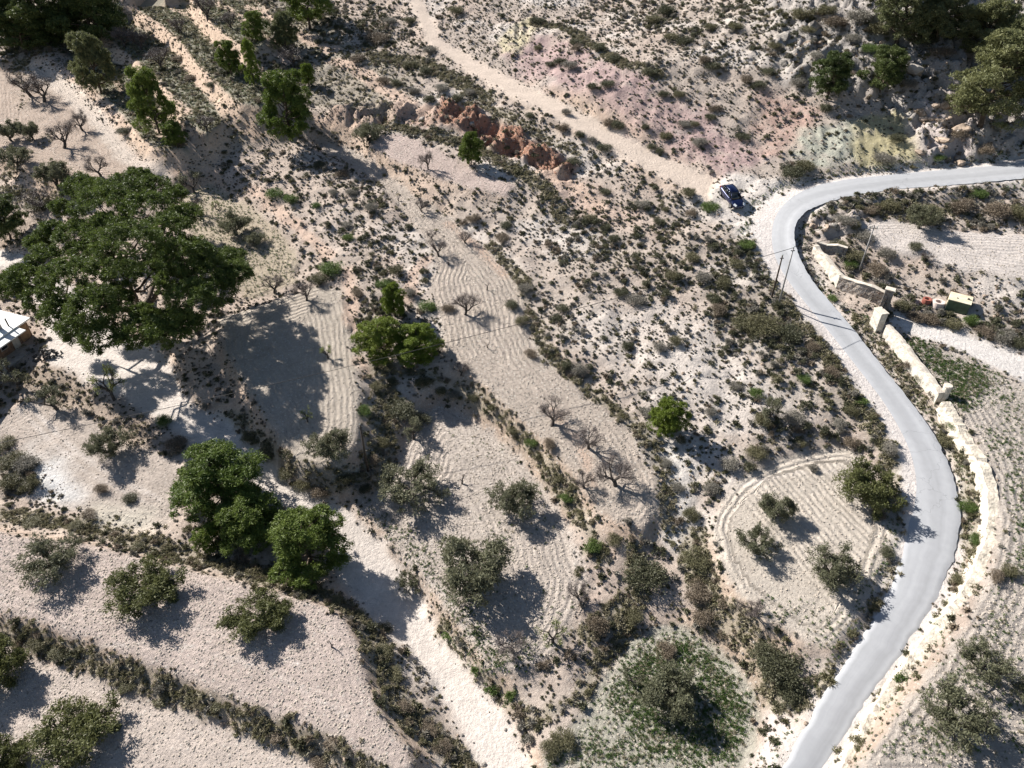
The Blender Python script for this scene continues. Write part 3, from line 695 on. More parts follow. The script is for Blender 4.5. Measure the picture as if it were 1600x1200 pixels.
wall_line([(1268,395),(1287,421),(1306,450)], [1.0, 1.3, 1.6], .45, 'roadside_wall', 'pale plastered wall stepping down towards the rubble stone wall beside the bend', [M_plaster, M_coping])
wall_line([(1322,396),(1296,392),(1274,387)], [.8, .85, .9], .4, 'return_wall', 'short low return wall with a dark inner face at the wall corner by the bend', [M_rubble_wall, M_coping])
wall_line([(1307,451),(1340,463),(1376,478)], [1.6, 1.55, 1.6], .45, 'stone_wall', 'dark rubble stone wall with a pale coping leading to the iron gate', [M_rubble_wall, M_coping])
wall_line([(1378,527),(1415,575),(1440,606),(1459,632)], [1.5, 1.55, 1.5, 1.35], .5, 'plastered_wall', 'long tall pale plastered wall running from the iron gate to a round end post', [M_plaster, M_coping])
wall_line([(1466,640),(1490,676),(1518,720),(1536,765),(1541,810),(1535,850),(1520,890),(1500,930),(1470,968),(1430,1015),(1385,1075),(1350,1130),(1322,1180),(1305,1220)],
          [1.0, .8, .7, .7, .6, .65, .6, .55, .6, .55, .5, .5, .5, .5], .9, 'low_wall', 'long low crumbling pale wall curving along the road below the ploughed field', [simple('crumbling earth wall', (.56, .50, .41), .95, var=.2, scale=1.6, bump=.10), M_coping], wob=.09, cope=False, lean=.45)
def pillar(px, py, w, d, h, rz, label, round_=False, mats=(M_plaster, M_coping)):
    p = at(px, py); root = empty('gate_pillar' if not round_ else 'end_post', p, rz)
    g = Geo()
    if round_: g.tube([(0, 0, -.4), (0, 0, h)], [w/2, w/2*.96], 14)
    else: g.box((0, 0, h/2-.2), (w, d, h+.4))
    part('shaft', g, mats[0], root, bevel=.03)
    g = Geo()
    if round_: g.tube([(0, 0, h+.002), (0, 0, h+.12)], [w/2+.05, w/2-.03], 14)
    else: g.box((0, 0, h+.062), (w+.12, d+.12, .12))
    part('cap', g, mats[1], root, bevel=.02)
    tag(root, label, 'gate pillar' if not round_ else 'post'); return root
pA = at(1380, 483); pB = at(1368, 511); gdir = pB-pA; rzg = math.atan2(gdir[1], gdir[0])
pillar(1380, 483, .7, .9, 2.5, rzg, 'tall stone gate pillar joined to the dark rubble wall', mats=(M_rubble_wall, M_coping))
w3 = at(1415, 575)-at(1378, 527); rz3 = math.atan2(w3[1], w3[0])
pillar(1368, 511, 1.3, .8, 2.0, rz3, 'pale plastered gate pillar at the head of the long plastered wall')
pillar(1473, 622, .8, .75, 1.5, 0, 'round post with a dark shaded side ending the long plastered wall', True)
# iron lattice gate
root = empty('lattice_gate', pA + gdir*.5 + np.array([0, 0, 0]), rzg); span = float(np.linalg.norm(gdir[:2]))-1.0
gz = float(zat(*(pA+gdir*.5)[:2])) - root.location.z
g = Geo()
for z in (.12, 1.08, 2.05): g.box((0, 0, z+gz), (span, .05, .07))
for x in (-span/2, 0, span/2): g.box((x, .004, 1.08+gz), (.07, .06, 2.0))
part('frame', g, M_iron, root)
g = Geo(); k = 17
for i in range(k): g.box((-span/2+.06+(span-.12)*i/(k-1), -.012, 1.08+gz), (.19, .012, 1.9))
part('upright_bars', g, M_iron, root)['kind'] = 'stuff'
g = Geo()
for i in range(13): g.box((0, .012, .2+1.75*i/12+gz), (span-.02, .012, .125))
part('cross_bars', g, M_iron, root)['kind'] = 'stuff'
tag(root, 'dark iron lattice gate across the gravel lane between two pillars', 'gate')

# ------------------------------------------------------------------ poles and the cable
def pole(px, py, ty, r, m, label, cross=False):
    b = at(px, py); h = height_to(b, ty); root = empty('utility_pole', b)
    g = Geo(); g.tube([(0, 0, -.6), (0, 0, h*.5), (.0, 0, h)], [r, r*.85, r*.65], 9); part('shaft', g, m, root, True)
    g = Geo(); g.box((0, 0, h-.35), (.9 if cross else .4, .07, .08)); part('crossarm', g, M_iron, root)
    for sx in ((-.38, .38) if cross else (.0,)):
        g = Geo(); g.tube([(sx, 0, h-.31 if cross else h+.001), (sx, 0, h-.22 if cross else h+.07), (sx, 0, h-.16 if cross else h+.14)], [.035, .06, .03], 8); part('insulator', g, M_porcelain, root)
    tag(root, label, 'utility pole'); return b + np.array([0, 0, h])
pole(575, 736, 664, .12, M_wood, 'dark wooden pole alone on the terrace bank above the dirt drive')
pole(1206, 464, 399, .11, M_wood, 'shorter dark pole of the pair standing at the road edge')
topB = pole(1216, 477, 387, .10, M_polegrey, 'taller grey pole of the pair at the road edge, carrying the cable')
topC = pole(1342, 425, 352, .10, M_polegrey, 'grey pole standing in scrub behind the walls by the gate', True)
def cable(a, b, sag, label, r=.028):
    pts = [a*(1-t)+b*t-np.array([0, 0, 4*sag*t*(1-t)]) for t in np.linspace(0, 1, 40)]
    g = Geo(); g.tube(pts, [r]*40, 5); o = link('overhead_cable', g.mesh('overhead_cable', [M_cable], True)); tag(o, label, 'cable')
endA = at_z(-260, 742, float(at(-60, 705)[2])+6.5)
cable(topB, endA, 1.6, 'thin black overhead cable crossing the terraces from the grey road pole')
cable(topB+np.array([0, 0, .1]), topC, .25, 'short overhead cable strung from the road pole to the pole behind the walls')

# ------------------------------------------------------------------ blue car on the gravel turnout
def build_car():
    a = at(1133, 303); b = at(1152, 328); hd = math.atan2(b[1]-a[1], b[0]-a[0]); c = at(1142, 314)
    Z1 = float(zat(c[0]+.6*math.cos(hd), c[1]+.6*math.sin(hd)))
    root = empty('parked_car', (c[0], c[1], c[2]+.05), hd)
    fr, bk = c+np.r_[1.35*np.array([math.cos(hd), math.sin(hd)]), 0], c-np.r_[1.35*np.array([math.cos(hd), math.sin(hd)]), 0]
    pit = math.atan2(float(zat(*bk[:2])-zat(*fr[:2])), 2.7); root.rotation_euler = (0, pit, hd); root.scale = (1.04, 1.04, 1.04)
    root.location.z = .5*float(zat(*bk[:2])+zat(*fr[:2])) + .04
    paint, n, l = mat('dark blue car paint'); out = N(n, 'ShaderNodeOutputMaterial'); bs = N(n, 'ShaderNodeBsdfPrincipled')
    bs.inputs['Base Color'].default_value = (.004, .009, .05, 1); bs.inputs['Metallic'].default_value = .35; bs.inputs['Roughness'].default_value = .28; bs.inputs['Coat Weight'].default_value = 1; bs.inputs['Coat Roughness'].default_value = .05
    tx = N(n, 'ShaderNodeTexNoise'); tx.inputs['Scale'].default_value = 2; mp = N(n, 'ShaderNodeMapRange'); mp.inputs['To Min'].default_value = .22; mp.inputs['To Max'].default_value = .36
    l.new(tx.outputs['Fac'], mp.inputs['Value']); l.new(mp.outputs[0], bs.inputs['Roughness']); l.new(bs.outputs[0], out.inputs['Surface'])
    glass = simple('tinted car glass', (.008, .010, .012), .06, var=.05, spec=.6); black = simple('black trim', (.015, .015, .016), .6, var=.1); tyre = simple('tyre rubber', (.02, .02, .02), .9, var=.1)
    rimm = simple('alloy rim', (.45, .46, .48), .3, .9, var=.05); lamp = simple('headlight glass', (.75, .78, .8), .12, var=.03, spec=.6); red = simple('tail light', (.35, .01, .01), .2, var=.05); plate = simple('number plate', (.75, .75, .72), .5, var=.02)
    # lower body: cross-sections from tail (-x) to nose (+x): x, half width, sill z, waist z, deck z
    st = [(-2.12,.55,.42,.70,.82),(-2.05,.74,.30,.78,.93),(-1.8,.85,.24,.84,.98),(-1.3,.90,.22,.86,.98),(-.6,.91,.22,.86,.97),(.1,.91,.22,.86,.97),(.75,.90,.22,.85,.98),(1.25,.88,.23,.80,.92),(1.75,.82,.25,.70,.81),(2.02,.70,.30,.62,.70),(2.14,.50,.40,.55,.58)]
    V = []; F = []
    for x, w, zs, zw, zd in st: V += [(x,-w*.9,zs),(x,-w,zs+.14),(x,-w,zw-.12),(x,-w*.95,zw),(x,-w*.84,zd-.02),(x,-w*.4,zd+.02),(x,w*.4,zd+.02),(x,w*.84,zd-.02),(x,w*.95,zw),(x,w,zw-.12),(x,w,zs+.14),(x,w*.9,zs)]
    K = 12
    for i in range(len(st)-1):
        for k in range(K): F.append((i*K+k, (i+1)*K+k, (i+1)*K+(k+1) % K, i*K+(k+1) % K))
    F.append(tuple(range(K))); F.append(tuple((len(st)-1)*K+k for k in range(K))[::-1])
    g = Geo(); g.add(V, F); o = part('body', g, paint, root, True)
    bm = bmesh.new(); bm.from_mesh(o.data); bmesh.ops.recalc_face_normals(bm, faces=bm.faces); bm.to_mesh(o.data); bm.free()
    s = o.modifiers.new('round', 'SUBSURF'); s.levels = 1; s.render_levels = 2
    # greenhouse: lower ring and roof ring
    lo = [(-1.95,.62,.95),(-1.1,.80,.97),(.05,.80,.97),(1.02,.70,.95)]; hi = [(-1.45,.52,1.40),(-.9,.60,1.46),(-.15,.60,1.46),(.28,.56,1.40)]
    def P(t, s): return (t[0], s*t[1], t[2])
    def quad(name, pts, m, off=0.0):
        g = Geo(); g.add(pts, [tuple(range(len(pts)))]); o = part(name, g, m, root, True)
        so = o.modifiers.new('thick', 'SOLIDIFY'); so.thickness = .03; so.offset = 0
    g = Geo(); R = [P(t, -1) for t in hi]+[P(t, 1) for t in hi[::-1]]
    V = [(x, y, z) for x, y, z in R]+[(x*.96, y*.7, z+.045) for x, y, z in R]
    F = [(i, (i+1) % 8, 8+(i+1) % 8, 8+i) for i in range(8)]+[tuple(range(8, 16)), tuple(range(8))[::-1]]
    g.add(V, F); part('roof', g, paint, root, True)
    quad('windscreen', [P(lo[3], -1), P(lo[3], 1), P(hi[3], 1), P(hi[3], -1)], glass)
    quad('rear_window', [P(lo[0], 1), P(lo[0], -1), P(hi[0], -1), P(hi[0], 1)], glass)
    for s in (-1, 1):
        for a_ in range(3):
            quad('side_window', [P(lo[a_], s), P(lo[a_+1], s), P(hi[a_+1], s), P(hi[a_], s)], glass)
        for a_ in range(4):
            g = Geo(); g.tube([P(lo[a_], s*1.005), P(hi[a_], s*1.005)], [.045, .04], 5); part('window_pillar', g, paint, root, True)
        g = Geo(); g.box((.78, s*1.0, .98), (.18, .22, .13)); part('wing_mirror', g, paint, root, bevel=.04)
        g = Geo(); g.add([(1.62, s*.60, .80), (1.98, s*.42, .70), (2.06, s*.62, .62), (1.72, s*.83, .70)], [(0, 1, 2, 3)]); o = part('headlight', g, lamp, root)
        q = o.modifiers.new('thick', 'SOLIDIFY'); q.thickness = .10; q.offset = 0
        g = Geo(); g.box((-2.03, s*.62, .80), (.14, .26, .14)); part('tail_light', g, red, root, bevel=.03)
        for x in (-1.32, 1.34):
            g = Geo(); g.tube([(x, s*.70, .32), (x, s*.93, .32)], [.33, .33], 20); w = part('wheel', g, tyre, root, True)
            g = Geo(); g.tube([(x, s*.90, .32), (x, s*.945, .32)], [.22, .20], 10); part('rim', g, rimm, w)
            for k in range(5):
                pass
    g = Geo(); g.box((2.09, 0, .48), (.06, .52, .11)); part('number_plate', g, plate, root)
    g = Geo(); g.box((2.07, 0, .36), (.08, 1.0, .10)); part('grille', g, black, root)
    g = Geo(); g.box((1.03, 0, .965), (.10, 1.3, .03)); part('wiper_cowl', g, black, root)
    tag(root, 'dark blue car parked on the pale gravel turnout beside the bend', 'car')
build_car()

# ------------------------------------------------------------------ house at the edge of the yard
def build_house():
    gz = float(at(30, 548)[2]); ez = gz+2.7
    A = at_z(47, 497, ez); B = at_z(-6, 533, ez); u = B-A; u[2] = 0; u /= np.linalg.norm(u); v = np.array([u[1], -u[0], 0])
    if v[1] < 0: v = -v
    root = empty('farm_house', (A[0], A[1], gz))
    white = simple('white roof coating', (.78, .77, .74), .6, var=.05, scale=1.2); grey = simple('pale roof sheet', (.66, .66, .65), .6, var=.06, scale=1.5)
    brick = simple('brown brick wall', (.24, .15, .10), .9, var=.25, scale=2.5, bump=.02); doorw = simple('pale door paint', (.50, .46, .40), .6, var=.1); dark = simple('dark window', (.02, .022, .025), .2, var=.1); solar = simple('solar panel', (.012, .022, .09), .15, var=.1, spec=.6); conc = simple('concrete ledge', (.42, .39, .36), .9, var=.15)
    def W(a, b, z): return tuple(u*a+v*b+np.array([0, 0, z]))
    def slab(name, a0, a1, b0, b1, z0, z1, m, zb=0.0, parent=root, bevel=.0):
        g = Geo(); V = [W(a0,b0,z0),W(a1,b0,z0),W(a1,b1,z0+zb),W(a0,b1,z0+zb),W(a0,b0,z1),W(a1,b0,z1),W(a1,b1,z1+zb),W(a0,b1,z1+zb)]
        g.add(V, [(0,3,2,1),(4,5,6,7),(0,1,5,4),(1,2,6,5),(2,3,7,6),(3,0,4,7)]); o = part(name, g, m, parent)
        bm = bmesh.new(); bm.from_mesh(o.data); bmesh.ops.recalc_face_normals(bm, faces=bm.faces); bm.to_mesh(o.data); bm.free(); return o
    slab('wall', .35, 14, .45, 8.2, -.6, 2.55, brick)
    slab('roof', 0, 14.5, 0, 8.6, 2.58, 2.78, white, .75)
    slab('lower_roof', 2.0, 15, -1.1, -.01, 2.30, 2.44, grey, .18)
    slab('door', 2.3, 3.2, .36, .47, .0, 2.0, doorw)
    w = slab('window', 3.9, 4.9, .38, .47, .9, 1.9, conc); slab('pane', 4.0, 4.8, .33, .375, 1.0, 1.8, dark, parent=w)
    slab('wall_panel', .6, 1.9, .39, .47, .3, 2.3, simple('ochre panel', (.30, .19, .11), .8, var=.15))
    c = slab('chimney', 2.9, 3.4, 1.2, 1.7, 2.85, 4.1, conc); slab('chimney_cap', 2.8, 3.5, 1.1, 1.8, 4.102, 4.2, grey, parent=c)
    g = Geo(); g.tube([W(2.3, .9, 2.85), W(2.3, .9, 3.9)], [.09, .09], 8); part('vent_pipe', g, dark, root)
    slab('solar_panel', 4.4, 6.2, .3, 1.5, 2.95, 3.0, solar, .35)
    slab('step', 1.8, 8, -1.6, .34, -.5, .12, conc)
    tag(root, 'small brown house with a flat white roof under the huge pine', 'house')
build_house()

# ------------------------------------------------------------------ green metal box and the well rings
def build_box():
    p = at(1492, 487); a = at(1476, 484); b = at(1510, 492); u = b-a; u[2] = 0; wdt = np.linalg.norm(u); rz = math.atan2(u[1], u[0])
    c = .5*(a+b); root = empty('metal_tank', c, rz)
    h = 1.25; dp = 1.9
    gr = simple('dark green paint', (.085, .125, .07), .6, var=.2, scale=2.5, bump=.004, dirt=(.07, .08, .045)); cr = simple('sunlit green paint', (.60, .55, .41), .6, var=.1, scale=2, dirt=(.50, .44, .31)); ru = simple('rusty rim', (.25, .10, .06), .8, var=.3)  # one pale green paint: shade put into the green, sunlight into the cream
    g = Geo(); g.box((0, dp/2, h/2-.1), (wdt, dp, h+.2)); part('tank_body', g, gr, root, bevel=.03)
    g = Geo(); g.box((0, dp/2, h+.045), (wdt+.10, dp+.08, .08)); part('lid', g, cr, root, bevel=.02)
    g = Geo(); g.box((-wdt/2-.032, dp/2, h/2), (.06, dp-.06, h)); part('sunlit_side', g, cr, root)  # thin sheet added to carry the sunlit cream of this side
    g = Geo(); g.box((0, dp+.07, h+.02), (wdt+.14, .05, .14)); part('rim', g, ru, root)
    g = Geo(); g.tube([(wdt*.33, dp*.55, h+.086), (wdt*.33, dp*.55, h+.2)], [.13, .10], 10); g.box((wdt*.42, dp*.5, h+.13), (.2, .1, .08)); part('valve', g, M_iron, root)
    g = Geo(); g.tube([(-wdt*.15, dp*.35, h+.086), (-wdt*.15, dp*.35, h+.15)], [.08, .08], 10); part('filler_cap', g, M_iron, root)
    tag(root, 'green metal tank with pale sunlit top and dark shaded front beside the gravel lane', 'tank')
    def ring(px, py, r, hh, m, label):
        p = at(px, py); root = empty('well_ring', p, .3)
        prof = [(r, -.1), (r, hh), (r*.97, hh+.03), (r*.62, hh+.03), (r*.58, hh), (r*.58, .1), (0.001, .1)]; V = []; F = []; S = 24
        for (q, z) in prof: V += [(q*math.cos(2*math.pi*k/S), q*math.sin(2*math.pi*k/S), z) for k in range(S)]
        for i in range(len(prof)-1):
            for k in range(S): F.append((i*S+k, i*S+(k+1) % S, (i+1)*S+(k+1) % S, (i+1)*S+k))
        g = Geo(); g.add(V, F); part('ring', g, m, root, False)
        g = Geo(); g.tube([(0, 0, .1), (0, 0, .12)], [r*.56, r*.56], 16); part('bottom', g, simple('dark ring floor', (.03, .025, .02), .8), root)  # very dark disc closing the hollow of the ring
        tag(root, label, 'well ring')
    ring(1465, 478, .62, .55, simple('pale concrete ring', (.60, .50, .45), .85, var=.15), 'pale round concrete ring between the red ring and the green tank')
    ring(1447, 473, .48, .5, simple('red painted ring', (.33, .11, .08), .7, var=.2), 'red round ring in the scrub near the pale concrete ring')
build_box()

# ------------------------------------------------------------------ boulders and rubble
def rock_mesh(name, seed, m, sub=2, amp=.28, flat=.75):
    bm = bmesh.new(); bmesh.ops.create_icosphere(bm, subdivisions=sub, radius=.5); r = np.random.default_rng(seed)
    cuts = [(Vector(r.normal(size=3)).normalized(), r.uniform(.27, .42)) for _ in range(9)]
    sc = Vector((1, r.uniform(.65, 1), r.uniform(.55, .85)*flat/.75))
    for v in bm.verts:
        for nrm, d in cuts:
            k = v.co.dot(nrm)
            if k > d: v.co -= nrm*(k-d)*.92
        v.co *= 1+float(r.normal(0, .045)); v.co = Vector((v.co.x*sc.x, v.co.y*sc.y, v.co.z*sc.z))
    me = bpy.data.meshes.new(name); bm.to_mesh(me); bm.free(); me.materials.append(m); return me
ROCKS = {k: [rock_mesh('boulder', 10*i+j, MT[m]) for j in range(5)] for i, (k, m) in enumerate((('grey', 'stone'), ('red', 'stone_red'), ('warm', 'stone_warm')))}
def boulder(p, s, kind, label, group, sink=.2):
    o = link('boulder', random.choice(ROCKS[kind])); sq = random.uniform(.75, 1.25)
    o.location = (p[0], p[1], float(zat(p[0], p[1]))+s*(.22-sink*.5)); o.scale = (s*sq, s/sq, s*random.uniform(.8, 1.15))
    o.rotation_euler = (random.uniform(-.3, .3), random.uniform(-.3, .3), random.uniform(0, 6.28)); return tag(o, label, 'boulder', group)
def in_px(poly, n, seed):
    """n random ground points inside an outline given in photo pixels"""
    w = poly_at(poly); r = np.random.default_rng(seed); out = []
    lo, hi = w.min(0), w.max(0)
    while len(out) < n:
        q = r.uniform(lo, hi, (400, 2)); q = q[inside(w, q[:, 0], q[:, 1])]
        out += [tuple(v) for v in q]
    return out[:n]
for (px, py, s, kind, lab) in [
    (1276,38,4.2,'grey','largest pale boulder on the rocky knoll, flat topped with a dark hollow'), (1222,55,3.4,'grey','tall pointed boulder on the rocky knoll beside the pale slope'), (1215,15,3.0,'grey','grey boulder at the crest of the rocky knoll'),
    (1340,112,3.4,'warm','broad boulder between the two dark pines on the knoll'), (1430,105,4.6,'grey','massive smooth grey rock face beside the second dark pine'), (1445,185,3.0,'warm','warm coloured boulder on the crag above the road'),
    (1440,235,2.6,'warm','cracked orange boulder at the foot of the crag by the road'), (1475,215,2.6,'warm','warm boulder on the corner of the crag over the road'), (1057,447,1.5,'warm','lone brown boulder on the scrub slope under the cable'),
    (1156,543,.9,'grey','small white boulder beside the dark thicket near the road'), (1294,338,1.8,'grey','grey boulder on the rocky mound inside the bend'), (1330,345,2.0,'warm','dark creviced boulder on the rocky mound inside the bend'), (1270,350,1.6,'warm','warm boulder on the verge inside the bend'),
    (712,175,2.0,'red','round red boulder at the head of the red rock ledge'), (738,192,1.7,'grey','white boulder under the head of the red rock ledge'), (660,186,2.0,'grey','pale boulder in the dark notch of the rock ledge')]:
    boulder(at(px, py), s*.82, kind, lab, None, .7)
for q in in_px([(1200,10),(1350,40),(1500,120),(1500,240),(1440,250),(1400,170),(1290,100),(1210,100)], 66, 3): boulder(q, random.choice([.5,.6,.8,1.0,1.3,1.7]), random.choice(['grey','grey','warm']), 'pale weathered boulder among scrub on the rocky knoll above the road', 'boulders on the rocky knoll', .75)
for q in in_px([(1420,180),(1500,160),(1512,250),(1440,258)], 26, 4): boulder(q, random.uniform(.9, 2.2), 'warm', 'warm coloured boulder of the crag standing over the road', 'boulders of the crag', .5)
for q in in_px([(695,170),(740,180),(800,205),(870,250),(895,268),(870,272),(800,240),(720,205)], 30, 5): boulder(q, random.uniform(.4, .95), random.choice(['red','red','red','warm']), 'red sandstone boulder of the ledge below the dirt track', 'boulders of the red ledge', .8)
for q in in_px([(520,168),(690,172),(690,195),(600,192),(520,190)], 24, 6): boulder(q, random.uniform(.5, 1.3), 'warm', 'pinkish boulder of the rock ledge behind the olive', 'boulders of the pink ledge', .8)
for q in in_px([(1268,335),(1340,338),(1335,365),(1275,372)], 16, 8): boulder(q, random.uniform(.5, 1.2), random.choice(['grey','warm']), 'pale broken boulder on the rocky mound inside the bend', 'boulders inside the bend', .4)
# rubble heap by the house
p = at(74, 556); root = empty('rubble_heap', p); RM = [rock_mesh('stone', 200+j, m, 1) for j in range(4) for m in (simple('dark rubble', (.10, .095, .09), .9, var=.4, scale=3), MT['stone'])]
for i in range(64):
    a = random.uniform(0, 6.28); q = random.random()**.6; x, y = 1.9*q*math.cos(a), 1.0*q*math.sin(a); o = link('stone', random.choice(RM[::2]*4+RM[1::2]), root)
    s = random.uniform(.25, .6); o.scale = (s, s, s*.8); o.rotation_euler = (random.random()*3, random.random()*3, random.random()*6)
    o.location = (x, y, float(zat(p[0]+x, p[1]+y))-p[2]+.1+.9*(1-q)*random.random())
tag(root, 'dark heap of stone rubble by the house at the edge of the yard', 'rubble heap')

# ------------------------------------------------------------------ plants
def leaf_cloud(cen, rad, per, length, width, r, up=.25, squash=.8, tone_j=.25):
    """leaf-sized blades through the volume of many clumps: vertices, triangles and a tone per vertex"""
    cen = np.asarray(cen, float); rad = np.broadcast_to(np.asarray(rad, float), (len(cen),))
    M = len(cen); n = M*per
    d = r.normal(size=(n, 3)); d[:, 2] += up; d /= np.linalg.norm(d, axis=1)[:, None]
    q = r.random(n)**.45
    R = np.repeat(rad, per); c = np.repeat(cen, per, 0) + d*(q*R)[:, None]*np.array([1, 1, squash])
    a = d + r.normal(size=(n, 3))*.7; a /= np.linalg.norm(a, axis=1)[:, None]
    b = np.cross(a, r.normal(size=(n, 3))); b /= np.linalg.norm(b, axis=1)[:, None]
    L = length*(.7+.6*r.random(n))[:, None]; Wd = width*(.7+.6*r.random(n))[:, None]
    V = np.stack([c-b*Wd*.5-a*L*.3, c+b*Wd*.5-a*L*.3, c+a*L*.7], 1).reshape(-1, 3)
    F = np.arange(3*n).reshape(-1, 3)
    tone = np.clip(np.repeat(r.random(M), per)*(1-tone_j*1.2)+r.random(n)*tone_j*1.2, 0, 1)
    return V, F, np.repeat(tone, 3)
def leaf_mesh(name, V, F, tone, m):
    me = mesh_np(name, V, F, [m]); add_attr(me, 'tone', 'FLOAT', 'POINT', tone); return me
def limb_path(a, b, r, wig=.12, n=5, sag=0):
    a = np.asarray(a, float); b = np.asarray(b, float); L = np.linalg.norm(b-a)
    P = [a+(b-a)*t + (r.normal(size=3)*wig*L*.5*math.sin(math.pi*t)) + np.array([0, 0, -sag*L*math.sin(math.pi*t)]) for t in np.linspace(0, 1, n)]
    return P

def make_pine(seed, m, rad=3.0, h=6.5, taper=.75, nl=25, per=56, cl=24, open_=0.0, trunk_r=.16):
    """rounded Aleppo pine: returns trunk mesh, crown mesh (crown diameter 2*rad, height h)"""
    r = np.random.default_rng(seed); lobes = []
    for i in range(nl):
        f = (i+.5)/nl; z = h*(.15+.76*f); rr = rad*(1-taper*max(0, f-.3)**1.3)*min(1, .72+f)*.72
        an = i*2.4+r.normal()*.4; q = rr*r.uniform(.5, 1.25)
        lobes.append((q*math.cos(an), q*math.sin(an), z, rad*r.uniform(.22, .40)*(1-.3*f)))
    lobes.append((0, 0, h*.86, rad*.36)); lobes.append((0, 0, h*.55, rad*.5))
    C, Rd = [], []
    for x, y, z, q in lobes:
        for k in range(cl):
            if r.random() < open_: continue
            d = r.normal(size=3); d[2] += .45; d /= np.linalg.norm(d); C.append(np.array([x, y, z])+d*q*np.array([1, 1, .72])*r.uniform(.75, 1.05)); Rd.append(r.uniform(.2, .42)*rad/3)
    V, F, t = leaf_cloud(C, Rd, per, .21, .075, r, .35)
    crown = leaf_mesh('crown', V, F, t, m)
    g = Geo(); g.tube(limb_path((0, 0, -.4), (r.normal()*.2, r.normal()*.2, h*.9), r, .05, 7), np.linspace(trunk_r, .04, 7), 7)
    for x, y, z, q in lobes[:-2]:
        g.tube(limb_path((0, 0, z*.72), (x, y, z), r, .12, 4), np.linspace(trunk_r*.42, .02, 4), 4, cap=False)
    return g.mesh('trunk', [MT['bark']], True), crown
def branching(g, r, p, d, L, rad, depth, tips, spread=.6, shrink=.72, up=.15, nmin=2, nmax=3):
    e = p + d*L; mid = p+d*L*.5+r.normal(size=3)*L*.07
    g.tube([p, mid, e], [rad, rad*.86, rad*.7], 6 if depth > 2 else (4 if depth > 0 else 3), cap=False)
    tips.append((e, depth))
    if depth == 0: return
    for k in range(int(r.integers(nmin, nmax+1))):
        nd = d + r.normal(size=3)*spread; nd[2] += up; nd /= np.linalg.norm(nd)
        branching(g, r, e if k < 2 else mid, nd, L*shrink*r.uniform(.75, 1.2), rad*.62, depth-1, tips, spread, shrink, up, nmin, nmax)
def make_olive(seed, m, rad=2.5, dens=1.0, per=46, trunk=.2, th=.42):
    r = np.random.default_rng(seed); g = Geo(); tips = []
    g.tube(limb_path((0, 0, -.3), (r.normal()*.15, r.normal()*.15, th), r, .1, 4), [trunk*1.35, trunk, trunk*.9, trunk*.95], 8)
    n = int(r.integers(4, 6))
    for k in range(n):
        an = 2*math.pi*k/n+r.normal()*.3; d = np.array([math.cos(an), math.sin(an), r.uniform(.45, 1.0)]); d /= np.linalg.norm(d)
        branching(g, r, np.array([0, 0, th*.9]), d, rad*.38, trunk*.6, 3, tips, .5, .72, .12)
    C = [e for e, dp in tips if dp <= 1]; C = [c for c in C if r.random() < dens]
    ex = []
    for c in C:
        ex.append(c+r.normal(size=3)*.1*rad*.4)
    for k in range(int(95*dens)):
        d = r.normal(size=3); d[2] = abs(d[2])*.9-.15; d /= np.linalg.norm(d); q = r.uniform(.55, 1)*rad*(.75+.25*math.sin(3*math.atan2(d[1], d[0])+seed)); ex.append(np.array([d[0]*q, d[1]*q, th+.27*rad+d[2]*q*.5]))
    C = np.array(ex); s = rad/np.percentile(np.hypot(C[:, 0], C[:, 1]), 92)*.92
    V, F, t = leaf_cloud(C, r.uniform(.26, .5, len(C))*rad/2.5, per, .2, .075, r, .3, .8)
    return g.mesh('trunk', [MT['bark_grey']], True), leaf_mesh('crown', V, F, t, m)
def make_bare(seed, rad=2.0, depth=5, trunk=.19, leafy=None, th=.7, n0=4):
    r = np.random.default_rng(seed); g = Geo(); tips = []
    lean = r.normal(size=2)*.2
    g.tube(limb_path((0, 0, -.3), (lean[0], lean[1], th), r, .08, 4), [trunk*1.3, trunk, trunk*.95, trunk*.9], 7)
    for k in range(n0):
        an = 2*math.pi*k/n0+r.normal()*.4; d = np.array([math.cos(an), math.sin(an), r.uniform(.7, 1.5)]); d /= np.linalg.norm(d)
        branching(g, r, np.array([lean[0], lean[1], th*.95]), d, rad*.42, trunk*.6, depth-1, tips, .48, .74, .22)
    tr = g.mesh('trunk', [MT['bark_grey']], True)
    if leafy is None:
        # the finest twigs, a loose haze of them round the branch ends
        C = [e for e, dp in tips if dp <= 1]
        V, F, t = leaf_cloud(C, .34*rad/2, 7, .42, .030, r, .3, 1)
        return tr, leaf_mesh('twigs', V, F, t, MT['twig_bare'])
    C = [e for e, dp in tips if dp <= 1]
    V, F, t = leaf_cloud(C, .26*rad/2, 9, .16, .07, r, .3, 1)
    return tr, leaf_mesh('crown', V, F, t, leafy)
MT['twig_bare'] = leaf('almond twigs', (.085, .07, .065), (.15, .125, .115), .1)
def make_shrub(seed, m, n=260, size=.17, blobs=7, h=.62, twig=True):
    """a dome of leaves about 1 m across round a knot of twigs"""
    r = np.random.default_rng(seed); C = []
    for k in range(blobs):
        an = r.uniform(0, 6.28); q = .34*math.sqrt(r.random()); C.append((q*math.cos(an), q*math.sin(an), h*(.25+.45*r.random()*(1-q))))
    V, F, t = leaf_cloud(C, r.uniform(.14, .27, blobs), n//blobs, size, size*.5, r, .3, .95, .35)
    V[:, 2] = np.maximum(V[:, 2], -.03)
    return leaf_mesh('shrub', V, F, t, m)

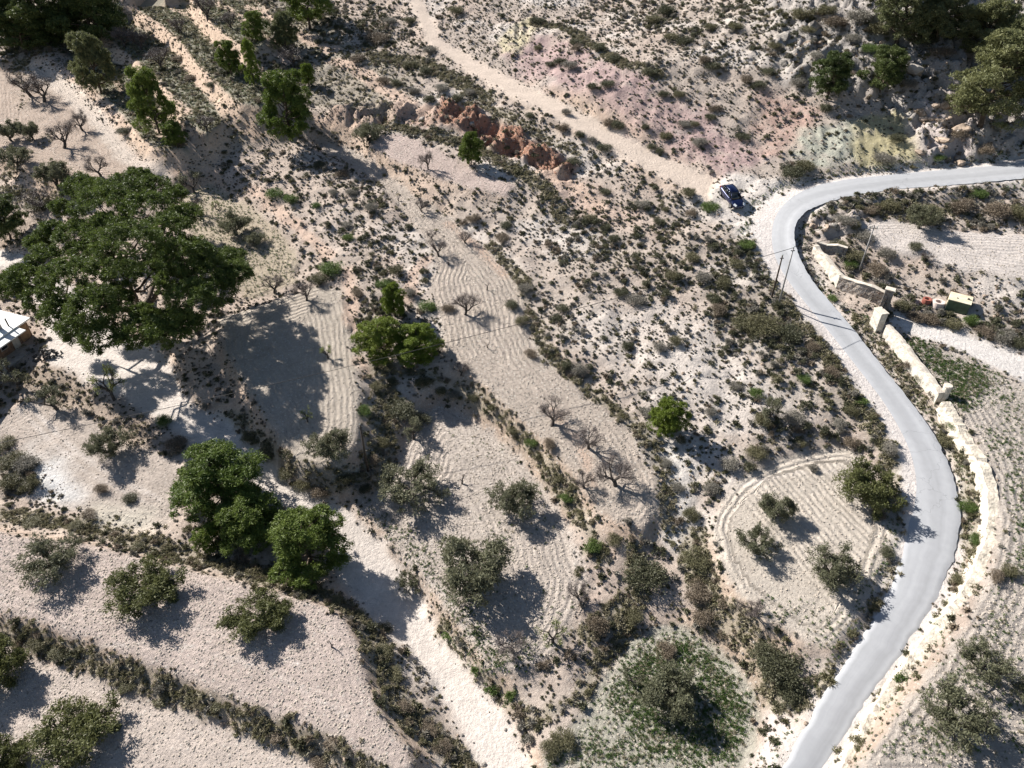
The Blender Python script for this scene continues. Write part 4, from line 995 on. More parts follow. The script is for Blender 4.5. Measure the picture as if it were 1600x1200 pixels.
PINE = {k: [make_pine(10*i+j, MT[mk], open_=op, taper=tp, h=hh) for j, (tp, hh, op) in enumerate(sh)] for i, (k, mk, sh) in enumerate((
    ('pine', 'pine', ((.8, 6.5, 0), (.6, 6.0, .05), (.9, 7.0, .1), (.7, 6.2, 0))), ('dark', 'pine_dark', ((.6, 6, 0), (.8, 6.5, .1))), ('grey', 'pine_grey', ((.5, 5.6, 0), (.9, 7, .25), (.5, 5.2, 0))), ('lime', 'pine_lime', ((.75, 6.2, .05), (.9, 7.5, .2)))))}
OLIVE = {'olive': [make_olive(40+j, MT['olive'], dens=dn) for j, dn in enumerate((1, .8, .9, .65))], 'green': [make_olive(50+j, MT['olive_green'], dens=dn, per=60) for j, dn in enumerate((1, .85, .95))]}
BARE = {'bare': [make_bare(60+j) for j in range(5)], 'spring': [make_bare(70+j, leafy=MT['spring'], depth=4) for j in range(3)], 'stump': [make_bare(80+j, depth=2, n0=2, trunk=.16, rad=1.6) for j in range(3)],
        'sage': [make_bare(85+j, leafy=MT['olive'], depth=5) for j in range(2)]}
LAND = []      # landmarks for describing plants by what they stand near
for px, py, ph in [(1142,315,'the blue car'),(1374,497,'the iron gate'),(1342,420,'the grey pole behind the walls'),(1212,470,'the pair of road poles'),(575,735,'the lone dark pole'),(1492,488,'the green tank'),(1340,455,'the rubble stone wall'),
                   (1057,447,'the lone brown boulder'),(1156,543,'the small white boulder'),(1370,240,'the yellow earth slope'),(710,180,'the red rock ledge'),(900,270,'the end of the red ledge'),(660,60,'the top of the dirt track'),(900,190,'the middle of the dirt track'),
                   (1050,275,'the lower dirt track'),(1200,220,'the foot of the mauve slope'),(850,60,'the head of the mauve slope'),(1000,140,'the crest of the mauve slope'),(1476,626,'the round wall post'),(50,545,'the brown house'),(75,555,'the rubble heap'),(1300,350,'the rocky mound in the bend'),(1430,105,'the grey rock face'),(1440,235,'the cracked orange boulder')]:
    LAND.append((at(px, py)[:2], ph))
TREES_XY = []
def tree(kind, cx, cy, w, label, hf=None, short=None, cat='tree'):
    """a tree from the middle of its crown and the crown's width in the photograph"""
    fam = 'pine' if kind in PINE else ('olive' if kind in OLIVE else 'bare'); src = {'pine': PINE, 'olive': OLIVE, 'bare': BARE}[fam][kind]
    hf = hf or {'pine': 1.05, 'olive': .56, 'bare': .85}[fam]
    dep = depression(cy); dy = .52*hf*w*math.cos(dep); dx = (800-cx)/(2035-cy)*dy
    b = at(cx+dx, cy+dy); mpp = metres_per_px(b); wm = w*mpp
    tr, cr = random.choice(src); sz = {'pine': 6.0, 'olive': 5.0, 'bare': 4.6}[fam]
    hz = {'pine': 6.6, 'olive': 3.2, 'bare': 4.2}[fam]
    root = empty({'pine': 'pine_tree', 'olive': 'olive_tree', 'bare': 'almond_tree'}[fam] if kind != 'stump' else 'tree_stump', b, random.uniform(0, 6.28))
    s = wm/sz; root.scale = (s, s, hf*wm/hz)
    link('trunk', tr, root); link('crown' if fam != 'bare' or kind in ('spring', 'sage') else 'twigs', cr, root)
    tag(root, label, cat, kind='thing'); TREES_XY.append((b[:2], wm*.5))
    if short: LAND.append((b[:2], short))
    return root

# the huge pine over the yard
def build_big_pine():
    b = at(232, 532); r = np.random.default_rng(5); root = empty('pine_tree', b)
    lob = [(165,330,14.0,4.0),(235,335,14.0,3.6),(120,370,12.2,2.45),(200,390,15.0,4.0),(70,405,10.6,2.18),(40,440,9.4,2.6),(110,440,11.4,3.4),(90,490,9.0,1.90),(150,480,10.6,3.0),(160,525,8.6,2.2),(215,520,8.6,2.3),(255,520,9.0,2.2),
           (300,470,11.0,2.8),(330,430,10.6,2.8),(355,410,9.8,2.2),(345,455,9.0,2.2),(285,400,13.0,3.0),(260,365,14.0,3.0),(290,340,12.2,2.2),(80,360,11.4,1.50),(130,295,11.4,2.6),(240,295,11.4,2.4),(185,300,13.0,3),(120,515,8.2,2),(60,465,8.6,2.0),(290,505,9.0,2.0),
           (140,400,11,2.6),(60,380,10,1.50),(30,425,8.5,1.22),(170,360,13.5,2.6),(270,500,8.5,1.8),(310,400,11,2.0),(20,452,8.5,1.5),(372,425,10,1.6),(215,280,12,2.0),(150,300,12,2.2),(95,325,10,1.36),(275,305,11,1.6),(195,425,11,1.9),(255,405,11,2.2),(225,492,8.5,1.5),(175,470,9,2.2),(270,440,10,2.0)]
    C, Rd, g, cs = [], [], Geo(), []; T = np.array([.3, .2, 4.2])
    g.tube(limb_path((0, 0, -.6), T, r, .05, 6), np.linspace(.62, .5, 6), 10)
    for px, py, z, q in lob:
        c = at_z(px, py, b[2]+z)-b; q *= .94
        for k in range(int(44*q)):
            d = r.normal(size=3); d[2] += .5; d /= np.linalg.norm(d); C.append(c+d*q*np.array([1, 1, .66])*r.uniform(.7, 1.12)); Rd.append(r.uniform(.3, .62))
        cs.append((c-np.array([0, 0, .5]), q))
    hub = [0]                                     # seven main boughs, each serving the lobes nearest to it
    while len(hub) < 7: hub.append(max(range(len(cs)), key=lambda i: min(np.linalg.norm(cs[i][0]-cs[j][0]) for j in hub)))
    for h_ in hub:
        e = T+(cs[h_][0]-T)*.55; P = limb_path(T, e, r, .16, 6, .04); g.tube(P, np.linspace(.32, .15, 6), 7, cap=False)
        for i, (c, q) in enumerate(cs):
            if min(hub, key=lambda j: np.linalg.norm(c-cs[j][0])) != h_: continue
            Q = limb_path(e, c, r, .2, 5); g.tube(Q, np.linspace(.14, .04, 5), 5, cap=False)
            for k in range(4): g.tube(limb_path(Q[3], c+r.normal(size=3)*q*.5, r, .15, 4), np.linspace(.06, .015, 4), 4, cap=False)
    link('trunk', g.mesh('trunk', [MT['bark']], True), root)
    V, F, t = leaf_cloud(C, Rd, 58, .30, .11, r, .35)
    link('crown', leaf_mesh('crown', V, F, t, MT['pine_big']), root)
    tag(root, 'huge spreading dark green pine over the yard, by far the widest tree', 'tree', kind='thing'); LAND.append((b[:2], 'the huge pine')); TREES_XY.append((b[:2], 3))
MT['pine_big'] = leaf('big pine needles', (.036,.060,.018), (.115,.15,.034))
build_big_pine()

for a in [
 ('pine',338,752,142,'broad bright green pine beside the dirt drive, tallest of the clump',.72,'the broad drive pine'), ('pine',390,815,105,'dark green pine wedged between the broad pine and the round shading pine',.75),
 ('lime',328,842,50,'small lime green pine at the lower foot of the clump by the drive',.8), ('pine',480,850,128,'round dense green pine casting its shadow over the dirt drive',.75,'the round pine shading the drive'),
 ('pine',447,172,80,'dark green pine alone at the narrow head of the long terrace',1.2,'the pine at the head of the long terrace'), ('pine',236,165,58,'slender pine on the orange bank above the tan field',1.5,'the slender bank pine'), ('pine',272,212,38,'short pine standing just downhill of the slender bank pine',1.0),
 ('grey',143,104,58,'feathery conical pine at the edge of the grey terraces over the tan field',1.45,'the feathery conical pine'), ('grey',443,50,42,'thin pale pine on the uppermost grey terrace',1.3,'the thin pale pine'), ('lime',393,108,28,'narrow yellow green pine on the bank between grey terraces',2.0,'the narrow yellow green pine'),
 ('pine',357,94,36,'small open pine beside the narrow yellow green pine',1.3), ('pine',398,45,38,'open green pine next to the thin pale pine',1.0), ('pine',478,8,72,'dark pine at the top edge of the view over a pale bank',1.0,'the dark pine at the top edge'),
 ('dark',140,22,95,'dark pine at the upper corner beside the shaded grove',1.0,'the dark corner pine'), ('dark',62,12,110,'broad dark pine of the shaded grove in the upper corner',.9), ('dark',100,45,70,'dark pine at the lower edge of the shaded corner grove',.8), ('dark',35,55,60,'low dark pine under the broad pine of the shaded grove',.8), ('dark',10,30,80,'dark pine at the very corner of the shaded grove',.9),
 ('pine',735,232,40,'small upright green pine under the red rock ledge',1.35,'the pine under the red ledge'), ('lime',1045,652,64,'lone round yellow green pine on the scrub slope above the gully',1.1,'the lone round pine'),
 ('lime',595,535,84,'leafy pine on the sunny side of the twin pines by the bank',.8,'the twin pines on the bank'), ('lime',650,535,84,'pine on the shaded side of the twin pines by the bank',.8), ('lime',614,468,46,'slim small pine standing behind the twin pines',1.3),
 ('grey',1412,24,92,'pale grey green pine on top of the rocky knoll',1.0,'the pale knoll pine'), ('grey',1475,30,70,'dull grey pine between the pale knoll pine and the large corner pine',1.0), ('grey',1553,145,125,'large pale pine overhanging the road beside the crag',.85,'the large roadside pine'),
 ('grey',1545,50,75,'pine behind the large roadside pine near the leaning dark cypress',1.0), ('grey',1598,75,80,'pine at the picture edge behind the large roadside pine',1.0), ('dark',1300,124,62,'dark green bushy pine on the knoll over the yellow earth slope',1.0,'the first knoll bush pine'), ('dark',1384,112,60,'rounded dark pine in front of the smooth grey rock face',1.0),
 ('dark',2,345,62,'dark pine cut by the picture edge beside the huge pine',1.0), ('lime',480,118,26,'tiny yellowish pine on a grey terrace above the pine at the terrace head',1.2),
 ('olive',75,872,92,'gnarled olive nearest the scrub bank on the stony field, at its house end',.5,'the gnarled field olive'), ('green',222,915,108,'leafy olive with an open middle on the stony field, second of three',.5,'the second field olive'), ('green',402,958,98,'dense olive at the narrow end of the stony field, beside a dead stump',.5,'the third field olive'),
 ('green',115,1145,112,'wide olive on the lowest field below the dark scrub band',.5,'the lowest field olive'), ('green',-22,1040,90,'olive mostly out of view whose shadow falls on the lowest field',.75), ('green',-5,1190,70,'olive cut off at the bottom corner of the lowest field',.7),
 ('sage',22,580,58,'thin grey olive near the rubble heap on the earthy slope',.8), ('sage',82,622,58,'sparse grey olive below the rubble heap, middle of the earthy slope',.75,'the sparse slope olive'), ('olive',165,692,66,'low twisted olive beside the pale tracks on the earthy slope',.75,'the twisted slope olive'), ('spring',163,590,54,'tall thin leaning tree with scant leaves at the yard edge',1.6,'the thin leaning tree'),
 ('olive',515,692,76,'round grey olive at the foot of the shaded terrace near the lone pole',.75,'the round olive by the pole'), ('olive',640,750,112,'wide grey olive at the upper corner of the middle terrace',.6,'the wide terrace olive'), ('olive',805,775,86,'round grey olive on the upper edge of the middle terrace',.75,'the upper terrace olive'),
 ('olive',737,882,138,'largest grey olive, spreading in the middle of the terrace',.62,'the largest olive'), ('olive',640,905,44,'small grey olive on the kerb of the dirt drive',.7), ('olive',1050,1085,100,'broad dark olive in the green weedy field',.6,'the weedy field olive'), ('sage',988,1052,48,'pruned thick trunked olive beside the broad olive in the weedy field',.8),
 ('sage',645,668,54,'thin leafed almond bent over the head of the middle terrace',.9), ('olive',1216,793,64,'thin olive uphill in the round ploughed field',.75,'the thin olive of the round field'), ('olive',1183,843,64,'thin olive with yellowish leaves at the gully side of the round field',.75), ('olive',1302,885,84,'spreading thin olive low in the round ploughed field',.7,'the low olive of the round field'),
 ('green',1360,757,92,'dense dark carob at the road edge of the round field',.75,'the roadside carob'), ('olive',1540,1035,70,'olive farther from the road wall in the walled field',.75,'the farther walled olive'), ('olive',1497,1118,96,'large olive nearest the crumbling wall in the walled field',.75,'the large walled olive'), ('olive',1608,1085,44,'olive cut by the picture edge in the walled field',.75),
 ('olive',1443,338,52,'dark olive at the edge of the white field inside the bend',.8,'the white field olive'), ('olive',575,206,50,'low olive at the fork where the two upper terraces meet',.7,'the olive at the terrace fork'), ('olive',84,272,50,'rounded olive above the huge pine in the tan field',.8), ('sage',298,283,48,'thin olive at the top of the tawny field',.8),
 ('olive',365,347,54,'rounded olive in the middle of the tawny field',.75,'the tawny field olive'), ('olive',397,372,34,'small olive touching the rounded olive of the tawny field',.7), ('olive',12,205,38,'small olive at the far edge of the tan field by the picture edge',.8), ('olive',20,243,46,'olive below the small one at the far edge of the tan field',.75), ('olive',45,205,30,'bushy olive on the hedge line of the tan field',.9),
 ('spring',478,645,30,'tiny fresh green tree at the edge of the huge pine shadow',1.2), ('spring',510,545,30,'fresh green sapling standing in the huge pine shadow',1.2), ('spring',865,988,62,'yellowish budding almond at the low end of the middle terrace',.95,'the budding almond'), ('spring',335,318,20,'tiny pale green sapling in the tawny field',1.0),
 ('bare',685,385,40,'bare almond where the long terrace widens',.9,'the almond at the terrace bend'), ('bare',725,470,52,'bare almond on the broad upper part of the long terrace',.9,'the upper bare almond'), ('bare',668,247,30,'bare almond on the pinkish upper terrace',1.2), ('bare',658,318,28,'bare almond by the bank of the narrow long terrace',.9),
 ('bare',475,452,46,'dark bare almond on the lit edge of the shaded terrace',.9), ('bare',425,440,46,'fuzzy grey bare almond at the lip of the shaded terrace',.8), ('bare',862,645,68,'bare almond beside the inner bank of the long terrace',.8,'the inner bank almond'), ('bare',922,680,62,'bare almond in the middle of the lower long terrace',.85,'the middle bare almond'),
 ('bare',965,735,80,'wide bare almond low on the long terrace',.8,'the low bare almond'), ('bare',915,748,44,'dark bare almond on the bank below the long terrace',.9), ('bare',902,920,48,'bare almond at the rounded tip of the middle terrace',.75), ('bare',720,573,38,'bare almond hanging over the bank under the long terrace',.8), ('bare',800,1005,66,'sprawling bare almond low on the middle terrace',.6),
 ('bare',728,368,34,'bare almond near the upper edge of the narrow long terrace',.7), ('bare',93,210,48,'bare almond in the middle of the tan field',.9), ('bare',123,188,36,'bare almond higher up the tan field beside a thin shadow',.9), ('bare',152,258,40,'bare almond at the gravel corner of the tan field',.9), ('bare',303,322,34,'bare almond near the thin olive of the tawny field',1.0), ('bare',60,310,50,'twiggy bare almond on the hedge above the huge pine',.7), ('bare',60,140,50,'leaning bare almond crossing the tan field',.8),
 ('bare',40,130,50,'dense twiggy almond on the upper hedge of the tan field',.8), ('bare',190,58,36,'bare almond on the lowest grey terrace',.9), ('bare',216,62,40,'bare almond beside another on the lowest grey terrace',.8), ('bare',250,88,44,'spreading bare almond on the second grey terrace',.8), ('bare',320,12,40,'bare almond on the highest grey terrace',1.0), ('bare',455,88,46,'bare almond under the thin pale pine',.8), ('bare',320,190,36,'bare almond at the lower end of the grey terraces',.8), ('bare',360,30,30,'small bare almond high on the grey terraces',.9), ('bare',280,40,30,'small bare almond beside an orange terrace bank',.9),
 ('stump',760,440,30,'cut back almond trunk at the upper edge of the long terrace',1.0), ('stump',515,1002,38,'dead forked stump at the narrow end of the stony field',.9,'the dead stump'), ('stump',762,530,26,'cut back almond trunk under the overhead cable',1.2), ('stump',720,742,44,'cut back almond trunk throwing a thick shadow between two olives',.9), ('stump',588,275,22,'tiny dead trunk on the narrow long terrace',1.1), ('stump',622,305,20,'short dead trunk beside the narrow terrace edge',1.0), ('bare',675,365,24,'small dead tree just above the almond at the terrace bend',.9), ('stump',700,405,24,'short dead trunk at the widening of the long terrace',.8),
 ('bare',1180,950,50,'twiggy bare tree on the scrub lip of the round field',.7), ('sage',1205,640,60,'pale leafless round bush tree beside the dark thicket',.9), ('bare',1450,400,24,'twiggy little tree on the bank of the white field',.8),
]: tree(*a)
# leaning dark cypress at the corner
b = at(1566, 45); root = empty('cypress_tree', b); r_ = np.random.default_rng(9)
Cc = [(q*math.cos(an), q*math.sin(an), z) for z in np.linspace(.6, 7.5, 60) for an, q in [(r_.uniform(0, 6.28), .45*math.sin(math.pi*min(1, (z+1)/9)))]]
V, F, t = leaf_cloud(Cc, .32, 40, .22, .08, r_, .6); link('crown', leaf_mesh('crown', V, F, t, MT['scrub_dark']), root)
g = Geo(); g.tube([(0, 0, -.4), (0, 0, 4), (0, 0, 7.6)], [.14, .1, .02], 7); link('trunk', g.mesh('trunk', [MT['bark']], True), root)
root.rotation_euler = (0, .22, 0); tag(root, 'leaning narrow dark cypress by the pale ground at the upper corner', 'tree', kind='thing')

# ------------------------------------------------------------------ shrubs
SH_SMALL = {k: [make_shrub(100+10*i+j, MT['scrub_'+k], 620, .10, 9, .52) for j in range(3)] for i, k in enumerate(('dark', 'olive', 'grey', 'brown', 'green'))}
SH_BIG = {k: [make_shrub(160+10*i+j, MT['scrub_'+k], 3400, .048, 30, .6) for j in range(2)] for i, k in enumerate(('dark', 'olive', 'grey', 'brown', 'green'))}
WORD = {'dark': 'dark green', 'olive': 'olive green', 'grey': 'grey', 'brown': 'dry brown', 'green': 'bright green'}
HAND = [ # crown middle and width in photo pixels, colour
 (1005,888,84,'dark'),(1087,868,66,'olive'),(1090,915,60,'brown'),(1195,500,78,'olive'),(1230,515,60,'dark'),(1165,500,56,'olive'),(1222,1035,86,'dark'),(1235,1075,60,'dark'),(1195,1010,60,'dark'),(1100,960,44,'brown'),(630,632,62,'dark'),(655,650,50,'dark'),(590,58,44,'dark'),(713,15,34,'dark'),(1092,220,36,'dark'),(1380,243,44,'grey'),
 (1235,265,50,'dark'),(1255,258,40,'olive'),(518,415,52,'green'),(500,432,40,'olive'),(258,655,34,'green'),(278,690,46,'brown'),(545,371,22,'green'),(668,475,42,'green'),(1180,612,28,'green'),(1190,655,40,'olive'),(1150,600,30,'grey'),(1240,650,44,'grey'),(935,970,50,'brown'),(960,840,36,'olive'),(925,850,40,'green'),(1040,1010,40,'brown'),(990,960,40,'olive'),
 (880,480,30,'dark'),(870,495,30,'dark'),(995,465,40,'grey'),(970,455,30,'dark'),(905,575,40,'grey'),(885,570,30,'dark'),(980,540,28,'dark'),(943,527,20,'dark'),(830,550,30,'dark'),(1030,540,34,'grey'),(1055,530,30,'dark'),(1010,640,32,'grey'),(1110,640,30,'grey'),(1005,315,36,'grey'),(945,298,22,'dark'),(895,250,28,'dark'),(960,372,24,'dark'),(945,355,20,'dark'),(920,340,26,'dark'),(1075,300,28,'olive'),
 (1110,320,36,'green'),(1080,330,30,'brown'),(1030,345,24,'dark'),(1165,380,34,'green'),(1050,430,36,'olive'),(1100,430,40,'dark'),(1130,440,34,'olive'),(1150,410,36,'olive'),(1080,400,34,'olive'),(1120,480,40,'brown'),(1255,590,26,'green'),(1300,580,30,'brown'),(1330,640,26,'olive'),(1345,625,22,'green'),(1270,540,30,'brown'),(1490,665,24,'green'),(1440,590,26,'olive'),(1300,465,20,'green'),
 (890,100,34,'grey'),(875,95,26,'dark'),(950,130,28,'dark'),(860,100,18,'dark'),(900,65,26,'dark'),(935,73,24,'dark'),(960,90,30,'dark'),(1015,112,26,'dark'),(1035,147,20,'dark'),(1060,147,22,'dark'),(950,190,30,'dark'),(965,195,26,'dark'),(1118,170,26,'dark'),(1110,183,20,'dark'),(1070,192,28,'dark'),(1085,193,18,'dark'),(1040,213,24,'dark'),(1018,228,20,'dark'),(1030,235,18,'dark'),(1160,210,34,'dark'),(1008,198,16,'dark'),(925,135,20,'dark'),(900,75,20,'brown'),(840,30,28,'dark'),
 (945,230,26,'dark'),(885,175,20,'dark'),(828,180,20,'dark'),(880,200,24,'dark'),(905,210,18,'dark'),(925,217,18,'dark'),(840,75,16,'olive'),(1115,102,30,'dark'),(1100,95,22,'dark'),(1070,60,36,'dark'),(1050,55,30,'olive'),(1110,40,30,'olive'),(1165,125,22,'brown'),(1185,130,26,'dark'),(1150,40,30,'olive'),(1020,30,34,'olive'),(1040,15,40,'dark'),(1250,20,44,'olive'),(1290,15,40,'olive'),(1210,70,26,'olive'),(1200,110,26,'dark'),(1245,130,24,'grey'),(1330,60,26,'grey'),(1275,85,24,'grey'),
 (1450,330,50,'olive'),(1360,325,34,'dark'),(1390,320,40,'olive'),(1500,320,46,'brown'),(1550,325,50,'brown'),(1590,330,40,'olive'),(1530,300,34,'green'),(1320,340,40,'grey'),(1350,365,36,'grey'),(1310,380,36,'olive'),(1335,395,40,'olive'),(1370,420,44,'brown'),(1330,410,30,'green'),(1385,395,30,'grey'),(1408,475,34,'olive'),(1430,385,24,'dark'),(1455,497,34,'brown'),(1487,504,34,'olive'),(1428,494,32,'brown'),(1535,513,40,'brown'),(1568,522,40,'grey'),(1592,535,34,'dark'),(1515,500,30,'green'),
 (475,100,20,'dark'),(498,65,16,'dark'),(735,145,20,'dark'),(610,30,30,'dark'),(640,30,26,'olive'),(560,90,30,'brown'),(600,125,24,'dark'),(620,130,22,'dark'),(648,142,20,'dark'),(672,78,24,'grey'),(670,155,22,'dark'),(690,135,34,'dark'),(715,150,30,'dark'),(640,100,32,'olive'),(665,110,30,'dark'),(785,370,36,'dark'),(790,350,30,'dark'),(740,340,26,'dark'),(500,255,34,'dark'),(535,270,30,'dark'),(430,300,34,'green'),(455,310,26,'green'),(542,350,20,'dark'),(580,325,26,'grey'),(550,300,20,'grey'),(520,300,20,'grey'),(495,320,18,'green'),(195,205,22,'dark'),(330,133,18,'dark'),(228,122,16,'dark'),(300,120,20,'brown'),(280,90,20,'brown'),
 (60,320,40,'olive'),(20,715,50,'olive'),(45,720,40,'grey'),(20,750,46,'olive'),(50,755,36,'olive'),(10,690,40,'dark'),(160,762,24,'brown'),(203,776,24,'dark'),(95,1010,50,'dark'),(60,1000,44,'olive'),(200,1065,40,'olive'),(250,1090,34,'dark'),(300,1085,36,'olive'),(340,1095,34,'olive'),(430,1140,44,'dark'),(500,1180,50,'dark'),(520,1150,44,'brown'),(600,1010,50,'olive'),(615,1045,50,'olive'),(600,975,46,'grey'),(630,1100,52,'grey'),(670,1130,52,'grey'),(690,1160,50,'brown'),(560,955,44,'olive'),(520,935,44,'grey'),(470,925,40,'olive'),(375,870,44,'grey'),(420,890,44,'grey'),(440,880,30,'olive'),(215,850,40,'dark'),(180,830,34,'dark'),(120,815,40,'olive'),(50,810,44,'olive'),(140,800,26,'dark'),
 (390,680,34,'olive'),(420,705,36,'olive'),(450,735,40,'olive'),(475,755,40,'olive'),(500,765,36,'brown'),(540,745,36,'olive'),(570,760,30,'dark'),(580,715,30,'brown'),(600,690,26,'dark'),(570,640,34,'green'),(590,600,36,'olive'),(660,595,34,'olive'),(690,610,30,'olive'),(710,615,26,'dark'),(740,620,24,'dark'),(770,635,22,'olive'),(800,670,26,'olive'),(840,710,24,'olive'),(870,745,24,'olive'),(885,775,28,'green'),(830,690,26,'green'),(860,690,34,'brown'),
 (700,480,30,'brown'),(620,420,30,'olive'),(600,440,36,'green'),(640,455,30,'grey'),(560,455,26,'brown'),(800,475,26,'dark'),(820,450,28,'dark'),(815,500,28,'olive'),(905,890,24,'olive'),(945,860,20,'olive'),(1060,812,24,'brown'),(1050,848,16,'olive'),(1080,800,40,'olive'),(1060,760,30,'grey'),(1040,720,26,'grey'),(1140,720,40,'grey'),(1180,705,44,'olive'),(1110,760,40,'grey'),(1130,940,24,'dark'),(1100,985,18,'dark'),(1128,990,20,'dark'),(880,1150,50,'olive'),(860,1165,44,'dark'),(810,1110,30,'dark'),(800,1085,30,'green'),(745,1045,24,'green'),(770,1075,26,'green'),(700,990,24,'green'),(850,1035,30,'dark'),(890,1020,26,'brown'),
 (1385,860,26,'dark'),(1375,800,26,'brown'),(1330,985,22,'olive'),(1525,840,30,'green'),(1500,905,26,'olive'),(1470,975,24,'green'),(1405,1055,26,'green'),(1375,1085,22,'olive'),(1555,900,26,'brown'),(1575,890,30,'olive'),(1510,790,26,'green'),(1475,690,24,'olive'),(1420,570,22,'brown'),(1340,1160,26,'olive'),(1270,730,22,'grey'),(1390,700,30,'grey'),(1330,690,34,'brown'),(1250,690,24,'olive'),(1310,660,26,'grey'),
 (1300,30,50,'dark'),(1340,25,46,'dark'),(1370,45,40,'olive'),(1260,45,30,'olive'),(1440,60,44,'dark'),(1400,75,36,'dark'),(1470,80,40,'brown'),(1360,75,26,'green'),(1420,130,24,'dark'),(1320,95,24,'grey'),(1290,170,22,'dark'),(1500,210,26,'dark'),(1400,215,26,'dark'),(1465,245,22,'green'),(1540,235,24,'brown')]
SHR = []
def near_label(kind, q, wm, noun='shrub', two=0):
    dd = [(math.hypot(q[0]-p[0], q[1]-p[1]), p, ph) for p, ph in LAND]; dd.sort(key=lambda t: t[0]); d, p, ph = dd[0]
    dx, dy = q[0]-p[0], q[1]-p[1]
    rel = ('uphill behind' if dy > 0 else 'downhill before') if abs(dy) > abs(dx) else ('on the shadow side of' if dx > 0 else 'on the sunny side of')
    if d < 2.2: rel = 'close against'
    size = 'big' if wm > 2.7 else ('middling' if wm > 1.6 else 'small'); far = '' if d < 7 else ('some way ' if d < 14 else 'far ')
    head = f'{size} {WORD.get(kind, kind)} {noun} '
    out = [[], [head+f'between {ph} and {dd[1][2]}'], [head+f'{rel} {ph}, towards {dd[1][2]}'], [head+f'{rel} {ph}, towards {dd[2][2]}'], [head+f'{rel} {ph}, not far from {dd[3][2]}']][two]
    out += [head+far+rel+' '+ph, head+rel+' '+ph, head+'near '+ph]
    return next(t for t in out if len(t.split()) <= 16)
def describe(items, noun, cat, gname):
    """items: (object, colour word, point, width, group); label each by its nearest landmark, twins by the two nearest"""
    for two in (0, 1, 2, 3, 4):
        seen = {}
        for it in items: seen.setdefault(near_label(it[1], it[2], it[3], noun, two if it[0].get('label') is None else 0), []).append(it)
        for lab, its in seen.items():
            for it in its:
                if it[0].get('label') and two: continue
                if len(its) == 1 or two == 4: tag(it[0], lab, cat, (it[4] or gname) if len(its) == 1 else noun+'s, '+lab, 'thing')
def shrub(q, wm, kind, thing=True):
    me = random.choice((SH_BIG if wm > 1.5 else SH_SMALL)[kind])
    o = link('shrub', me); o.location = (q[0], q[1], float(zat(q[0], q[1]))-.04); o.rotation_euler = (0, 0, random.uniform(0, 6.28))
    o.scale = (wm*random.uniform(.95, 1.15), wm*random.uniform(.85, 1.05), wm*random.uniform(.7, 1.0)*(.8 if wm > 2.5 else 1))
    SHR.append((o, kind, q, wm)); return o
for cx, cy, w, kind in HAND:
    if kind == 'dark' and w < 60 and random.random() < .35: kind = random.choice(('olive', 'grey', 'brown'))
    if cy > 790 and cx < 720 and kind in ('dark', 'grey'): kind = random.choice(('olive', 'brown', 'olive'))
    b = at(cx, cy+.2*w); o_ = shrub(b, w*(.95 if w < 30 else (.62 if cy > 790 and cx < 720 else .82))*metres_per_px(b), kind)
    if cy > 790 and cx < 720: o_.scale.z *= .62

# labels: what a plant looks like and what it stands by; the ones nothing tells apart share label and group
describe([(o, k, q, w, None) for o, k, q, w in SHR], 'shrub', 'shrub', 'shrubs of the hillside')
BO = [o for o in COL.objects if o.get('category') == 'boulder' and o.get('group')]; bo = []
for o in BO:
    del o['label']; nm = o.data.materials[0].name
    bo.append((o, {'limestone': 'pale', 'red sandstone': 'red'}.get(nm, 'warm toned'), o.location, o.scale[0]*1.6, o['group']))
describe(bo, 'boulder', 'boulder', None)
for o in COL.objects:
    if o.get('category') and not o.get('kind'): o['kind'] = 'thing'

